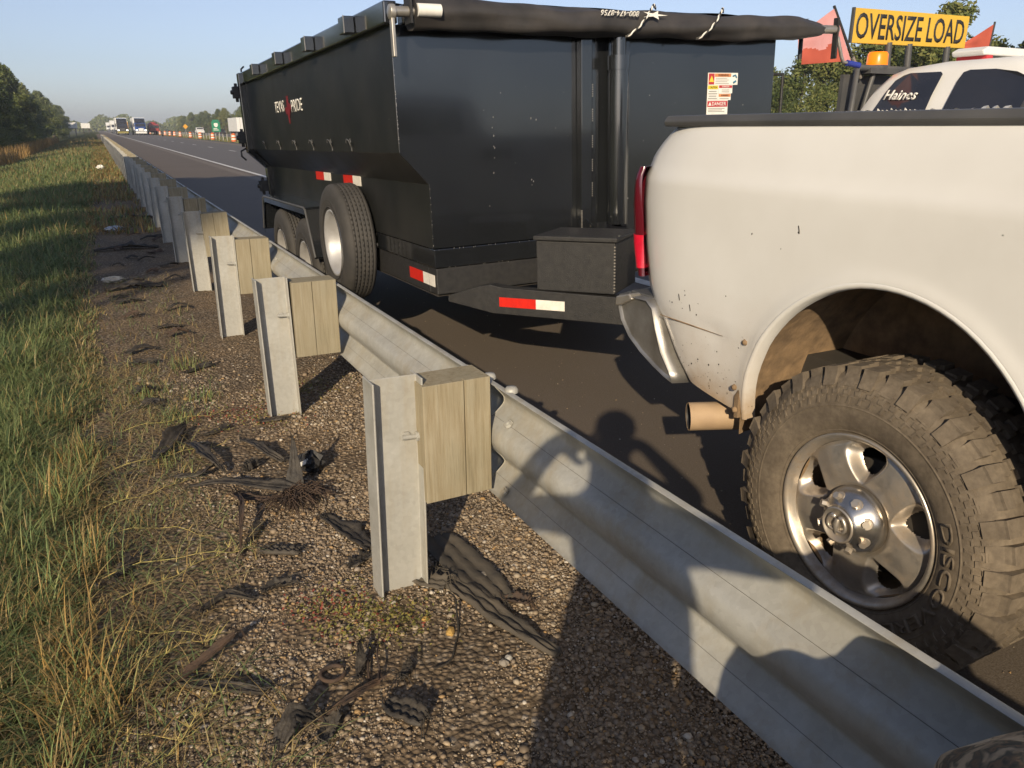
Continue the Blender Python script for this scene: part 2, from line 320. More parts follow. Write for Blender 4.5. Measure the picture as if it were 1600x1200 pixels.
# ---------------------------------------------------------------- mesh helpers
def setmat(me, mats):
    for m in (mats if isinstance(mats, (list, tuple)) else [mats]): me.materials.append(m)
def link(o, parent=None):
    COL.objects.link(o)
    if parent is not None: o.parent = parent
    return o
def tag(o, label=None, cat=None, group=None, kind=None):
    for k, v in (('label', label), ('category', cat), ('group', group), ('kind', kind)):
        if v: o[k] = v
    return o
def empty(name, loc, rot=(0, 0, 0), **kw):
    o = bpy.data.objects.new(name, None); o.location = loc; o.rotation_euler = rot; o.empty_display_size = 0.2
    COL.objects.link(o); return tag(o, **kw)
def root_origin(o):
    v = Vector((0, 0, 0))
    while o is not None: v += o.location; o = o.parent
    return v
class MB:
    def __init__(s): s.v = []; s.f = []; s.mi = []; s.sm = []
    def add(s, vs, fs, mi=0, smooth=False):
        b = len(s.v); s.v += [tuple(p) for p in vs]
        for f in fs: s.f.append([b + i for i in f]); s.mi.append(mi); s.sm.append(smooth)
        return s
    def box(s, x0, x1, y0, y1, z0, z1, mi=0):
        vs = [(x, y, z) for z in (z0, z1) for y in (y0, y1) for x in (x0, x1)]
        return s.add(vs, [(0, 2, 3, 1), (4, 5, 7, 6), (0, 1, 5, 4), (2, 6, 7, 3), (0, 4, 6, 2), (1, 3, 7, 5)], mi)
    def obox(s, A, u, v, w, mi=0):
        A, u, v, w = map(Vector, (A, u, v, w))
        vs = [A + u * i + v * j + w * k for k in (0, 1) for j in (0, 1) for i in (0, 1)]
        fs = [(0, 2, 3, 1), (4, 5, 7, 6), (0, 1, 5, 4), (2, 6, 7, 3), (0, 4, 6, 2), (1, 3, 7, 5)]
        if u.cross(v).dot(w) < 0: fs = [f[::-1] for f in fs]
        return s.add(vs, fs, mi)
    def prism(s, poly, axis, a, b, mi=0, smooth=False):
        n = len(poly)
        def P(p, t): return {'x': (t, p[0], p[1]), 'y': (p[0], t, p[1]), 'z': (p[0], p[1], t)}[axis]
        ar = sum(poly[i][0] * poly[(i + 1) % n][1] - poly[(i + 1) % n][0] * poly[i][1] for i in range(n))
        if (ar < 0) != (axis == 'y'): poly = poly[::-1]
        if a > b: a, b = b, a
        vs = [P(p, a) for p in poly] + [P(p, b) for p in poly]
        s.add(vs, [tuple(range(n))[::-1], tuple(range(n, 2 * n))], mi)
        return s.add(vs, [(i, (i + 1) % n, n + (i + 1) % n, n + i) for i in range(n)], mi, smooth)
    def tube(s, pts, r, seg=10, mi=0, cap=True, smooth=True):
        pts = [Vector(p) for p in pts]; n = len(pts)
        rr = r if isinstance(r, (list, tuple)) else [r] * n
        vs = []; ref = None
        for i, p in enumerate(pts):
            t = (pts[min(i + 1, n - 1)] - pts[max(i - 1, 0)]).normalized()
            if ref is None: ref = Vector((0, 0, 1)) if abs(t.z) < 0.9 else Vector((1, 0, 0))
            a = t.cross(ref).normalized(); b = a.cross(t).normalized(); ref = b
            for k in range(seg):
                th = 2 * PI * k / seg; vs.append(p + (a * math.cos(th) + b * math.sin(th)) * rr[i])
        fs = [(i * seg + k, i * seg + (k + 1) % seg, (i + 1) * seg + (k + 1) % seg, (i + 1) * seg + k) for i in range(n - 1) for k in range(seg)]
        s.add(vs, fs, mi, smooth)
        if cap: s.add(vs[:seg], [tuple(range(seg))[::-1]], mi); s.add(vs[-seg:], [tuple(range(seg))], mi)
        return s
    def lathe(s, prof, c, axis='x', seg=48, mi=0, close=False, smooth=True):
        c = Vector(c); n = len(prof); vs = []
        for (r, t) in prof:
            for k in range(seg):
                th = 2 * PI * k / seg; a, b = r * math.cos(th), r * math.sin(th)
                vs.append(c + Vector({'x': (t, a, b), 'y': (b, t, a), 'z': (a, b, t)}[axis]))
        m = n if close else n - 1
        fs = [(i * seg + k, i * seg + (k + 1) % seg, ((i + 1) % n) * seg + (k + 1) % seg, ((i + 1) % n) * seg + k) for i in range(m) for k in range(seg)]
        return s.add(vs, fs, mi, smooth)
    def grid(s, P, mi=0, smooth=True, flip=False):
        nr, nc = len(P), len(P[0]); vs = [p for row in P for p in row]; fs = []
        for i in range(nr - 1):
            for j in range(nc - 1):
                f = (i * nc + j, i * nc + j + 1, (i + 1) * nc + j + 1, (i + 1) * nc + j); fs.append(f[::-1] if flip else f)
        return s.add(vs, fs, mi, smooth)
    def mesh(s, name, mats, off=Vector((0, 0, 0)), bevel=0.0, bseg=2, recalc=False, weld=False):
        me = bpy.data.meshes.new(name)
        me.from_pydata([(v[0] - off.x, v[1] - off.y, v[2] - off.z) for v in s.v], [], s.f)
        setmat(me, mats)
        me.polygons.foreach_set('material_index', s.mi); me.polygons.foreach_set('use_smooth', s.sm)
        if bevel or recalc or weld:
            bm = bmesh.new(); bm.from_mesh(me)
            bmesh.ops.remove_doubles(bm, verts=bm.verts, dist=1e-5)
            if recalc: bmesh.ops.recalc_face_normals(bm, faces=bm.faces)
            if bevel:
                es = [e for e in bm.edges if len(e.link_faces) == 2 and e.calc_face_angle(0) > 0.5]
                bmesh.ops.bevel(bm, geom=es, offset=bevel, segments=bseg, affect='EDGES', profile=0.5, clamp_overlap=True)
            bm.to_mesh(me); bm.free()
        me.update(); return me
    def build(s, name, mats, parent=None, **kw):
        off = root_origin(parent) if parent is not None else Vector((0, 0, 0))
        return link(bpy.data.objects.new(name, s.mesh(name, mats, off, **kw)), parent)
    def thing(s, name, mats, base, label, cat, group=None, kind=None, **kw):
        base = Vector(base); o = bpy.data.objects.new(name, s.mesh(name, mats, base, **kw)); o.location = base
        return tag(link(o), label, cat, group, kind)
def np_mesh(name, V, F, m, hue=None, smooth=False, kind='stuff', label=None, cat=None, parent=None):
    me = bpy.data.meshes.new(name); V = np.asarray(V, np.float32); F = np.asarray(F, np.int32); k = F.shape[1]
    me.vertices.add(len(V)); me.vertices.foreach_set('co', V.ravel())
    me.loops.add(F.size); me.loops.foreach_set('vertex_index', F.ravel())
    me.polygons.add(len(F)); me.polygons.foreach_set('loop_start', np.arange(0, F.size, k, dtype=np.int32))
    if smooth: me.polygons.foreach_set('use_smooth', np.ones(len(F), bool))
    setmat(me, m)
    if hue is not None:
        a = me.color_attributes.new('hue', 'FLOAT_COLOR', 'POINT'); c = np.ones((len(V), 4), np.float32); c[:, :3] = hue
        a.data.foreach_set('color', c.ravel())
    me.update(calc_edges=True); o = link(bpy.data.objects.new(name, me), parent)
    return tag(o, label, cat, None, kind)
def text_mesh(txt, size, extrude=0.001, bold=0.0, shear=0.0, align='CENTER', spacing=1.0):
    c = bpy.data.curves.new('lettering', 'FONT'); c.body = txt; c.size = size; c.extrude = extrude; c.offset = bold; c.shear = shear
    c.align_x = align; c.align_y = 'CENTER'; c.space_character = spacing; c.resolution_u = 3
    o = bpy.data.objects.new('lettering_tmp', c); COL.objects.link(o)
    dg = bpy.context.evaluated_depsgraph_get(); me = bpy.data.meshes.new_from_object(o.evaluated_get(dg))
    bpy.data.objects.remove(o); return me
def lettering(name, txt, origin, U, V, width, height, m, parent, bold=0.0, shear=0.0, extrude=0.0015, warp=None):
    """lettering filling a width x height box centred on origin, U = reading direction, V = up"""
    me = text_mesh(txt, 1.0, 0.0, bold, shear); U = Vector(U).normalized(); V = Vector(V).normalized(); N = U.cross(V)
    xs = [v.co.x for v in me.vertices]; ys = [v.co.y for v in me.vertices]
    x0, x1, y0, y1 = min(xs), max(xs), min(ys), max(ys); off = root_origin(parent); o0 = Vector(origin) - off
    bm = bmesh.new(); bm.from_mesh(me)
    r = bmesh.ops.extrude_face_region(bm, geom=bm.faces[:]); top = {e for e in r['geom'] if isinstance(e, bmesh.types.BMVert)}
    for v in bm.verts:
        a = ((v.co.x - x0) / (x1 - x0) - 0.5) * width; b = ((v.co.y - y0) / (y1 - y0) - 0.5) * height; h = extrude if v in top else 0.0
        v.co = (o0 + U * a + V * b + N * h) if warp is None else warp(a, b, h) - off
    bmesh.ops.recalc_face_normals(bm, faces=bm.faces); bm.to_mesh(me); bm.free()
    me.materials.clear(); me.materials.append(m)
    return link(bpy.data.objects.new(name, me), parent)
def copy_tree(o, parent=None):
    c = o.copy(); COL.objects.link(c)
    if parent is not None: c.parent = parent
    for ch in list(o.children): copy_tree(ch, c)
    return c
def vnoise(x, y, s=1.0, seed=0):
    """cheap smooth noise for arrays"""
    r = np.random.default_rng(seed); out = 0; amp = 1.0
    for k in range(5):
        a = r.uniform(0, 2 * PI, 3); kx, ky = r.normal(0, 1, 2)
        out = out + amp * np.sin(s * (kx * x + ky * y) * (1.6 ** k) + a[0]) * np.cos(s * (ky * x - kx * y) * (1.5 ** k) + a[1]); amp *= 0.7
    return out / 2.5

# ---------------------------------------------------------------- ground, road, markings
def gz(x, y):
    """terrain height"""
    x = np.asarray(x, float); y = np.asarray(y, float)
    b = np.clip((-x - 0.4) / 9.0, 0, 1); z = -1.25 * (b * b * (3 - 2 * b))
    z = z + np.where(x < -0.3, 1, 0) * np.clip((-x - 0.3) / 1.5, 0, 1) * 0.07 * vnoise(x, y * 0.6, 0.9, 5)
    m = np.clip((x - 13.4) / 2.5, 0, 1) * np.clip((21.5 - x) / 2.5, 0, 1)
    return z - 0.25 * m * m
def sheet(name, xs, ys, dz, m, kind='structure', zf=None):
    X, Y = np.meshgrid(xs, ys); Z = (zf or gz)(X, Y) + dz
    V = np.stack([X.ravel(), Y.ravel(), Z.ravel()], 1); nx, ny = len(xs), len(ys)
    i = np.arange((nx - 1) * (ny - 1)); a = (i // (nx - 1)) * nx + i % (nx - 1)
    return np_mesh(name, V, np.stack([a, a + 1, a + nx + 1, a + nx], 1), m, smooth=True, kind=kind)
xs = np.unique(np.concatenate([np.linspace(-3000, -40, 12), np.linspace(-40, -12, 12), np.arange(-12, 1.3, 0.25), [1.3, 6, 13, 13.4], np.linspace(13.8, 22, 18), np.linspace(24, 60, 8), np.linspace(60, 3000, 12)]))
ys = np.unique(np.concatenate([np.linspace(-3000, -60, 8), np.linspace(-60, -8, 14), np.arange(-8, 40, 0.5), np.arange(40, 160, 3.0), np.linspace(160, 600, 30), np.linspace(600, 5000, 14)]))
sheet('ground', xs, ys, 0.0, M['turf'])
flat = lambda X, Y: X * 0
sheet('road', np.array([1.42, 4.75, 8.4, 12.0, 13.3]), np.linspace(-60, 2500, 60), 0.026, M['asphalt'], zf=flat)
rd = MB(); rd.prism([(1.36, -0.05), (1.4195, -0.05), (1.4195, 0.026), (1.39, 0.020)], 'y', -60, 300); rd.thing('road_edge', M['asphalt'], (0, 0, 0), None, None, kind='structure')
sheet('opposite_road', np.array([22.0, 26, 30, 33.5]), np.linspace(-60, 2500, 30), 0.02, M['asphalt'], zf=flat)
# lane paint
p = MB(); p.add([(4.66, -60, .0302), (4.82, -60, .0302), (4.82, 1500, .0302), (4.66, 1500, .0302)], [(0, 1, 2, 3)]); p.thing('edge_line_marking', M['paint_white'], (0, 0, 0), None, None, kind='structure')
p = MB(); p.add([(11.9, -60, .0302), (12.03, -60, .0302), (12.03, 1500, .0302), (11.9, 1500, .0302)], [(0, 1, 2, 3)]); p.thing('median_line_marking', M['paint_yellow'], (0, 0, 0), None, None, kind='structure')
dash = MB(); dash.add([(8.36, 0, .0302), (8.50, 0, .0302), (8.50, 3.05, .0302), (8.36, 3.05, .0302)], [(0, 1, 2, 3)])
d0 = dash.thing('lane_dash_marking', M['paint_white'], (0, 0, 0), None, None, kind='structure')
for k in range(-3, 28):
    o = d0 if k == -3 else d0.copy()
    if k > -3: COL.objects.link(o)
    o.location.y = 9.0 + 12.2 * k
# gravel verge: fine sheet with real relief
gx = np.arange(-0.75, 1.385, 0.02); gy = np.unique(np.concatenate([np.arange(-1.0, 5.5, 0.02), np.arange(5.5, 30, 0.12)]))
def gravel_z(X, Y):
    z = 0.014 + 0.010 * vnoise(X, Y, 3.0, 11) + 0.0015 * vnoise(X, Y, 11.0, 12)
    z = z - np.clip((-X - 0.30) / 0.4, 0, 1) * 0.075          # dives under the turf
    r = np.random.default_rng(3).normal(0, 0.0016, X.shape); return z * np.clip((1.42 - X) / 0.2, 0.3, 1) + r
sheet('gravel_verge', gx, gy, 0.0, M['gravel'], zf=gravel_z)
def gsurf(x, y): return 0.014 + 0.010 * vnoise(np.asarray(x, float), np.asarray(y, float), 3.0, 11) + 0.0015 * vnoise(np.asarray(x, float), np.asarray(y, float), 11.0, 12)
sheet('gravel_strip', np.array([0.30, 0.6, 0.9, 1.38]), np.linspace(29.9, 260, 60), 0.012, M['gravel'], zf=flat)

# pebbles (uncountable): low-poly stones joined into one mesh
def pebbles():
    t = (1 + 5 ** .5) / 2
    ico = np.array([(-1, t, 0), (1, t, 0), (-1, -t, 0), (1, -t, 0), (0, -1, t), (0, 1, t), (0, -1, -t), (0, 1, -t), (t, 0, -1), (t, 0, 1), (-t, 0, -1), (-t, 0, 1)]) / 1.9
    fc = np.array([(0, 11, 5), (0, 5, 1), (0, 1, 7), (0, 7, 10), (0, 10, 11), (1, 5, 9), (5, 11, 4), (11, 10, 2), (10, 7, 6), (7, 1, 8), (3, 9, 4), (3, 4, 2), (3, 2, 6), (3, 6, 8), (3, 8, 9), (4, 9, 5), (2, 4, 11), (6, 2, 10), (8, 6, 7), (9, 8, 1)])
    n = 125000
    y = 0.7 + 5.3 * rng.beta(1.0, 2.5, n); x = rng.uniform(-0.35, 1.40, n)
    keep = (vnoise(x, y, 2.3, 21) + 0.75 * (x - 0.35) + 0.20 * rng.normal(0, 1, n)) > 0.06
    x, y = x[keep], y[keep]; n = len(x)
    s = np.clip(rng.lognormal(math.log(0.0024), 0.55, n), 0.0013, 0.0100) * (1 + 0.10 * (y - 1.5))
    s[rng.random(n) < 0.012] *= 1.7; s = np.clip(s, 0.002, 0.018)
    sc = np.stack([s * rng.uniform(0.8, 1.5, n), s * rng.uniform(0.8, 1.3, n), s * rng.uniform(0.55, 0.95, n)], 1)
    a = rng.uniform(0, 2 * PI, n); ca, sa = np.cos(a), np.sin(a)
    P = ico[None] * (1 + rng.normal(0, 0.13, (n, 12, 1))) * sc[:, None, :]
    X = P[:, :, 0] * ca[:, None] - P[:, :, 1] * sa[:, None]; Y = P[:, :, 0] * sa[:, None] + P[:, :, 1] * ca[:, None]
    Z = P[:, :, 2] + (gsurf(x, y) + sc[:, 2] * 0.35)[:, None]
    V = np.stack([X + x[:, None], Y + y[:, None], Z], 2).reshape(-1, 3)
    F = (fc[None] + (np.arange(n) * 12)[:, None, None]).reshape(-1, 3)
    np_mesh('gravel', V, F, M['pebble'], label='loose brown and grey gravel beside the guardrail', kind='stuff')
pebbles()

def road_grit():
    V, F = [], []; r8 = np.random.default_rng(18)
    for _ in range(1400):
        x = 1.44 + 3.2 * r8.random() ** 2.6; y = .6 + 11 * r8.random() ** 1.4; q = r8.uniform(.0015, .006) * (1 + .05 * y); b = len(V)
        for d in ((1, 0, 0), (-.5, .8, 0), (-.5, -.8, 0), (0, 0, .9)): V.append((x + q * d[0] * r8.uniform(.6, 1.3), y + q * d[1] * r8.uniform(.6, 1.3), .026 + q * d[2]))
        F += [(b, b + 1, b + 3), (b + 1, b + 2, b + 3), (b + 2, b, b + 3)]
    np_mesh('road_grit', V, F, M['pebble'], label='loose grit scattered on the asphalt shoulder')
road_grit()
# ---------------------------------------------------------------- grass
def blades(name, x, y, z, h, lean, width, col, label, seg=3):
    n = len(x); a = rng.uniform(0, 2 * PI, n); d = np.stack([np.cos(a), np.sin(a)], 1)
    wv = np.stack([-np.sin(a), np.cos(a)], 1); V = []
    for i in range(seg + 1):
        t = i / seg; r = lean * h * (t ** 1.7); zz = z + h * (t - 0.42 * np.minimum(lean, 1.4) * t ** 2.2)
        wd = width * (1 - t) ** 0.7 * 0.5 + 0.0002
        c = np.stack([x + d[:, 0] * r, y + d[:, 1] * r, zz], 1)
        for sgn in (-1, 1): V.append(c + np.concatenate([wv * (sgn * wd)[:, None], np.zeros((n, 1))], 1))
    V = np.stack(V, 1); k = 2 * (seg + 1)
    f = np.array([(2 * i, 2 * i + 1, 2 * i + 3, 2 * i + 2) for i in range(seg)])
    F = (f[None] + (np.arange(n) * k)[:, None, None]).reshape(-1, 4)
    hue = np.repeat(col, k, axis=0)
    return np_mesh(name, V.reshape(-1, 3), F, M['blade'], hue=hue, label=label, kind='stuff')
GREEN = np.array([(0.145, 0.195, 0.075), (0.18, 0.225, 0.085), (0.115, 0.165, 0.070), (0.23, 0.25, 0.10)])
STRAW = np.array([(0.37, 0.28, 0.13), (0.45, 0.36, 0.18), (0.27, 0.205, 0.105), (0.40, 0.28, 0.11)])
def pick(pal, n): return pal[rng.integers(0, len(pal), n)] * rng.uniform(0.75, 1.2, (n, 1))
def edge_x(y): return -0.20 + 0.05 * vnoise(y, y * 0.3, 2.4, 33) - 0.10 * np.clip((1.6 - y), 0, 1)
def near_grass():
    n = 105000
    y = np.concatenate([rng.uniform(0.7, 6, int(n * .55)), 6 + 24 * rng.random(n - int(n * .55)) ** 1.3])
    w = 0.10 + 0.24 * y; u = rng.random(n) ** 1.25
    x = edge_x(y) - u * np.minimum(w, 5.5) + rng.normal(0, 0.03, n)
    cl = vnoise(x, y, 4.0, 41); x += 0.025 * cl
    keep = cl + 0.9 * np.clip((edge_x(y) - x) / 0.18, 0, 1.5) + rng.normal(0, 0.4, n) > 0.25
    x, y, cl = x[keep], y[keep], cl[keep]; n = len(x)
    depth = np.clip((edge_x(y) - x) / 0.35, 0, 1)
    h = (0.035 + 0.12 * depth) * rng.uniform(0.5, 1.5, n) * (1 + 0.025 * y) * (1 + 0.35 * cl)
    h = np.clip(h * .86, 0.02, 0.30)
    dry = rng.random(n) < np.clip(0.62 - 0.55 * depth + 0.3 * vnoise(x, y, 1.3, 44) + 0.25 * np.clip(1 - np.abs(y - 2.0) / 1.2, 0, 1), 0.08, 0.95)
    col = np.where(dry[:, None], pick(STRAW, n), pick(GREEN, n))
    z = np.where(x < -0.72, gz(x, y), np.maximum(gz(x, y), gravel_z(x, y))) - 0.004
    blades('grass', x, y, z, h, rng.uniform(0.25, 1.5, n), 0.0030 * (1 + 0.22 * y) * rng.uniform(0.7, 1.4, n), col, 'green and straw coloured grass along the verge')
near_grass()
def far_grass():
    n = 60000; y = 18 + 150 * rng.random(n) ** 1.8; x = -0.25 - rng.random(n) ** 0.8 * (3 + 0.10 * y)
    nz = vnoise(x, y, 0.35, 47); h = rng.uniform(0.12, 0.34, n) * (1 + 0.3 * nz)
    dry = rng.random(n) < np.clip(0.25 + 0.35 * vnoise(x, y, 0.16, 48) + np.clip((y - 55) / 60, 0, 0.35), 0.05, 0.9)
    col = np.where(dry[:, None], pick(STRAW, n) * 0.8, pick(GREEN, n))
    blades('verge_grass', x, y, gz(x, y) - 0.02, h, rng.uniform(0.2, 1.0, n), 0.018 * (1 + y / 60) * rng.uniform(0.7, 1.4, n), col, 'rough grass covering the bank further along the road', 2)
    n = 16000; y = 13 + 110 * rng.random(n) ** 1.6; x = rng.uniform(-0.35, 0.62, n); nz = vnoise(x, y, 0.8, 51); k_ = nz + rng.normal(0, .35, n) + np.clip((y - 16) / 25, -.4, .8) > 0.05; x, y = x[k_], y[k_]; n = len(x)
    blades('verge_edge_grass', x, y, gz(x, y), rng.uniform(0.06, 0.24, n), rng.uniform(0.3, 1.2, n), 0.014 * (1 + y / 50) * rng.uniform(0.7, 1.4, n), np.where((rng.random(n) < 0.65)[:, None], pick(STRAW, n) * np.array([.75, .68, .6]), pick(GREEN, n) * 1.1), 'brown and green grass growing up to the far guardrail posts', 2)
    n = 9000; y = rng.uniform(55, 150, n); x = -4.5 - rng.random(n) * 3.5 - (y - 55) * 0.008
    blades('tall_dry_grass', x, y, gz(x, y) - 0.02, rng.uniform(0.6, 1.4, n), rng.uniform(0.1, 0.5, n), 0.05 * rng.uniform(0.7, 1.4, n), pick(STRAW, n) * np.array([1.0, 0.85, 0.7]), 'tall orange dry grass in front of the trees', 2)
    n = 14000; y = 8 + 240 * rng.random(n) ** 1.3; x = rng.uniform(13.6, 21.5, n)
    blades('median_grass', x, y, gz(x, y) - 0.02, rng.uniform(0.15, 0.45, n), rng.uniform(0.2, 0.8, n), 0.06 * rng.uniform(0.7, 1.4, n), np.where((rng.random(n) < 0.5)[:, None], pick(STRAW, n) * 0.8, pick(GREEN, n) * 1.2), 'yellow green grass in the median', 2)
far_grass()
def dry_tufts():
    """golden upright tufts and creeping runners at the gravel edge"""
    X, Y, H, L, Wd, C = [], [], [], [], [], []
    for (cx, cy, nb, hh_, gold) in [(-0.22, 2.02, 190, .24, 1), (-0.30, 2.25, 200, .26, 1), (-0.24, 2.85, 160, .22, .8), (-0.33, 1.72, 170, .22, .9), (-0.20, 1.62, 130, .17, .8), (-0.38, 2.6, 170, .28, .6), (-0.35, 3.4, 200, .30, .5), (-0.27, 1.86, 120, .18, .4), (-0.45, 3.0, 170, .26, .4), (-0.30, 3.9, 160, .22, .7), (-0.42, 4.5, 160, .26, .5), (-0.12, 2.35, 60, .10, .9), (-0.08, 1.95, 50, .09, .9), (-0.12, 1.55, 80, .11, .7), (-0.02, 1.48, 40, .09, .6), (-0.05, 3.1, 70, .10, .8), (0.10, 3.7, 80, .10, .6), (0.18, 4.3, 110, .11, .35), (0.35, 4.6, 90, .10, .4), (0.05, 4.8, 120, .12, .4), (0.30, 5.3, 120, .12, .5)]:
        hh = hh_ * .80; X.append(rng.normal(cx, 0.055, nb)); Y.append(rng.normal(cy, 0.075, nb)); H.append(hh * rng.uniform(0.4, 1.25, nb)); L.append(rng.uniform(0.15, 1.1, nb))
        Wd.append(0.0036 * rng.uniform(0.7, 1.5, nb)); g = rng.random(nb) < gold * 0.62; C.append(np.where(g[:, None], pick(STRAW, nb) * np.array([1.06, 0.98, 0.84]), pick(GREEN, nb) * 1.25))
    n = 2600   # runners lying on the gravel
    y = rng.uniform(1.3, 5.5, n); x = -0.14 + 0.30 * rng.random(n) ** 1.6 * np.clip(1.2 + vnoise(y, y, 2.2, 61), 0.1, 2)
    X.append(x); Y.append(y); H.append(rng.uniform(0.04, 0.11, n)); L.append(rng.uniform(1.3, 2.2, n)); Wd.append(0.0028 * rng.uniform(0.7, 1.4, n))
    C.append(np.where((rng.random(n) < 0.7)[:, None], pick(STRAW, n), pick(GREEN, n) * 1.4))
    n = 900    # sparse seedlings over the littered strip beyond
    y = rng.uniform(4.2, 9, n); x = rng.uniform(-0.15, 0.5, n)
    X.append(x); Y.append(y); H.append(rng.uniform(0.04, 0.12, n)); L.append(rng.uniform(0.6, 1.8, n)); Wd.append(0.004 * rng.uniform(0.7, 1.4, n)); C.append(np.where((rng.random(n) < 0.5)[:, None], pick(STRAW, n) * 0.8, pick(GREEN, n)))
    X, Y, H, L, Wd, C = map(np.concatenate, (X, Y, H, L, Wd, C))
    z = np.where(X < -0.72, gz(X, Y), np.maximum(gz(X, Y), gravel_z(X, Y))) - 0.004
    blades('dry_grass', X, Y, z, H, L, Wd, C, 'golden dry grass tufts and runners spilling over the gravel edge', 4)
dry_tufts()
def runners():
    """jointed straw-coloured stems crawling over the gravel, with short leaf tufts at the joints"""
    mb = MB(); r2 = random.Random(5)
    for (x, y, a, L) in [(-0.18, 1.70, 0.15, .34), (-0.15, 1.60, -0.25, .30), (-0.16, 2.55, -0.1, .42), (-0.2, 2.72, 0.05, .5), (-0.2, 2.35, 0.0, .36), (-0.15, 2.15, 0.3, .26), (-0.12, 1.45, -0.1, .40), (-0.02, 1.38, 0.35, .30), (-0.2, 3.05, -0.2, .45), (-0.2, 3.3, 0.1, .40), (-0.22, 2.0, 0.6, .25), (-0.15, 3.7, -0.1, .5), (-0.1, 4.2, 0.2, .5), (-0.25, 1.9, 0.1, .28)]:
        pts = []; z0 = 0.012
        for i in range(9):
            pts.append((x, y, float(gsurf(x, y)) + z0 + 0.018 * abs(math.sin(i * 0.9)))); a += r2.uniform(-.28, .28); x += L / 8 * math.cos(a); y += L / 8 * math.sin(a)
        mb.tube(pts, [0.0022 * (1 - i / 13) for i in range(9)], 5)
        for p in pts[1:]:
            for k in range(5):
                b = a + r2.uniform(-1.4, 1.4); l = r2.uniform(.018, .05); q = Vector(p) + Vector((math.cos(b) * l, math.sin(b) * l, r2.uniform(.005, .03))); s = Vector((-math.sin(b), math.cos(b), 0)) * .0016
                mb.add([Vector(p) - s, Vector(p) + s, q], [(0, 1, 2)])
    m, nt, b = nodes('straw_stem'); f, _ = tex(nt, scale=14); lk(nt, ramp(nt, f, [(0.35, (0.46, 0.34, 0.13)), (0.65, (0.36, 0.33, 0.10))]), b.inputs['Base Color']); b.inputs['Roughness'].default_value = .7
    o = mb.build('creeping_grass_stems', m); tag(o, 'straw coloured creeping grass stems lying across the gravel', None, None, 'stuff')
runners()
def weeds():
    """tiny red and green succulent weeds at the foot of the posts"""
    V, F, C = [], [], []; k = 0
    for (cx, cy, sx, sy, n, red) in [(0.56, 2.13, .085, .09, 620, .15), (0.44, 2.22, .06, .06, 220, .6), (0.62, 2.02, .08, .06, 360, .05), (0.42, 4.25, .16, .05, 200, .8), (0.86, 4.5, .14, .12, 700, .1), (0.55, 4.1, .12, .10, 500, .3)]:
        for _ in range(n):
            x, y = rng.normal(cx, sx), rng.normal(cy, sy)
            if 0.60 < x < 0.80 and abs(y - 2.21) < 0.06: continue
            s = rng.uniform(.0035, .008); a = rng.uniform(0, 2 * PI); tz = rng.uniform(-.7, .7); z = float(gsurf(x, y)) + rng.uniform(.005, .026)
            u = np.array([math.cos(a), math.sin(a), tz]) * s; v = np.array([-math.sin(a), math.cos(a), rng.uniform(-.4, .4)]) * s * .6; c = np.array([x, y, z])
            V += [c - u, c - v, c + u, c + v]; F.append((k, k + 1, k + 2, k + 3)); k += 4
            col = (0.33, 0.085, 0.06) if rng.random() < red else ((0.34, 0.29, 0.08) if rng.random() < .5 else (0.22, 0.22, 0.07))
            C += [np.array(col) * rng.uniform(.7, 1.2)] * 4
    np_mesh('ground_cover_weeds', V, F, M['blade'], hue=np.array(C), label='low red and yellow green weeds around the foot of the guardrail posts')
weeds()

# thin evening haze over the whole place
hz = MB(); hz.box(-420, 480, -130, 1500, -3.0, 14.5); hm = bpy.data.materials.new('haze'); hm.use_nodes = True
hn = hm.node_tree.nodes; hn.remove(hn['Principled BSDF']); pv = hn.new('ShaderNodeVolumePrincipled'); pv.inputs['Color'].default_value = (0.86, 0.91, 1.0, 1); pv.inputs['Density'].default_value = 0.0006; pv.inputs['Anisotropy'].default_value = 0.1
hm.node_tree.links.new(pv.outputs[0], hn['Material Output'].inputs['Volume']); tag(hz.build('haze', hm), 'thin pale haze', None, None, 'stuff')
# ---------------------------------------------------------------- guardrail
RX = 1.03                                  # back plane of the rail (block face)
GR = empty('guardrail', (0.71, 2.21, 0), label='galvanised steel guardrail on I-beam posts with wooden blocks', cat='guardrail')
def post_mesh():
    mb = MB(); x0, x1, hw, t, wt, z0, z1 = -0.082, 0.082, 0.052, 0.0065, 0.005, -0.25, 0.772
    poly = [(x0, -hw), (x0 + t, -hw), (x0 + t, -wt / 2), (x1 - t, -wt / 2), (x1 - t, -hw), (x1, -hw), (x1, hw), (x1 - t, hw), (x1 - t, wt / 2), (x0 + t, wt / 2), (x0 + t, hw), (x0, hw)]
    mb.prism(poly, 'z', z0, z1); return mb
def block_mesh(seed):
    r2 = random.Random(seed); mb = MB(); x0, x1 = 0.0835, 0.318; h0, h1 = 0.345, 0.748
    cr = 0.205 + r2.uniform(-.03, .03); cw = r2.uniform(.0010, .0020)
    # front face carries a drying crack: a thin recessed slit running the height
    def pr(xa, xb, ya, yb, za, zb): mb.box(xa, xb, ya, yb, za, zb)
    y0, y1 = -0.073, 0.073
    poly = [(x0, y0), (cr - cw, y0), (cr + .0005, y0 + .018), (cr + cw, y0 + .0006), (x1, y0 + .0006), (x1, y1), (x0, y1)]
    mb.prism(poly, 'z', h0, h1); return mb
pm = post_mesh().mesh('post', M['galv'], bevel=0.0022, bseg=1)
bms = [block_mesh(s).mesh('wood_block', M['wood'], bevel=0.0018, bseg=1) for s in range(5)]
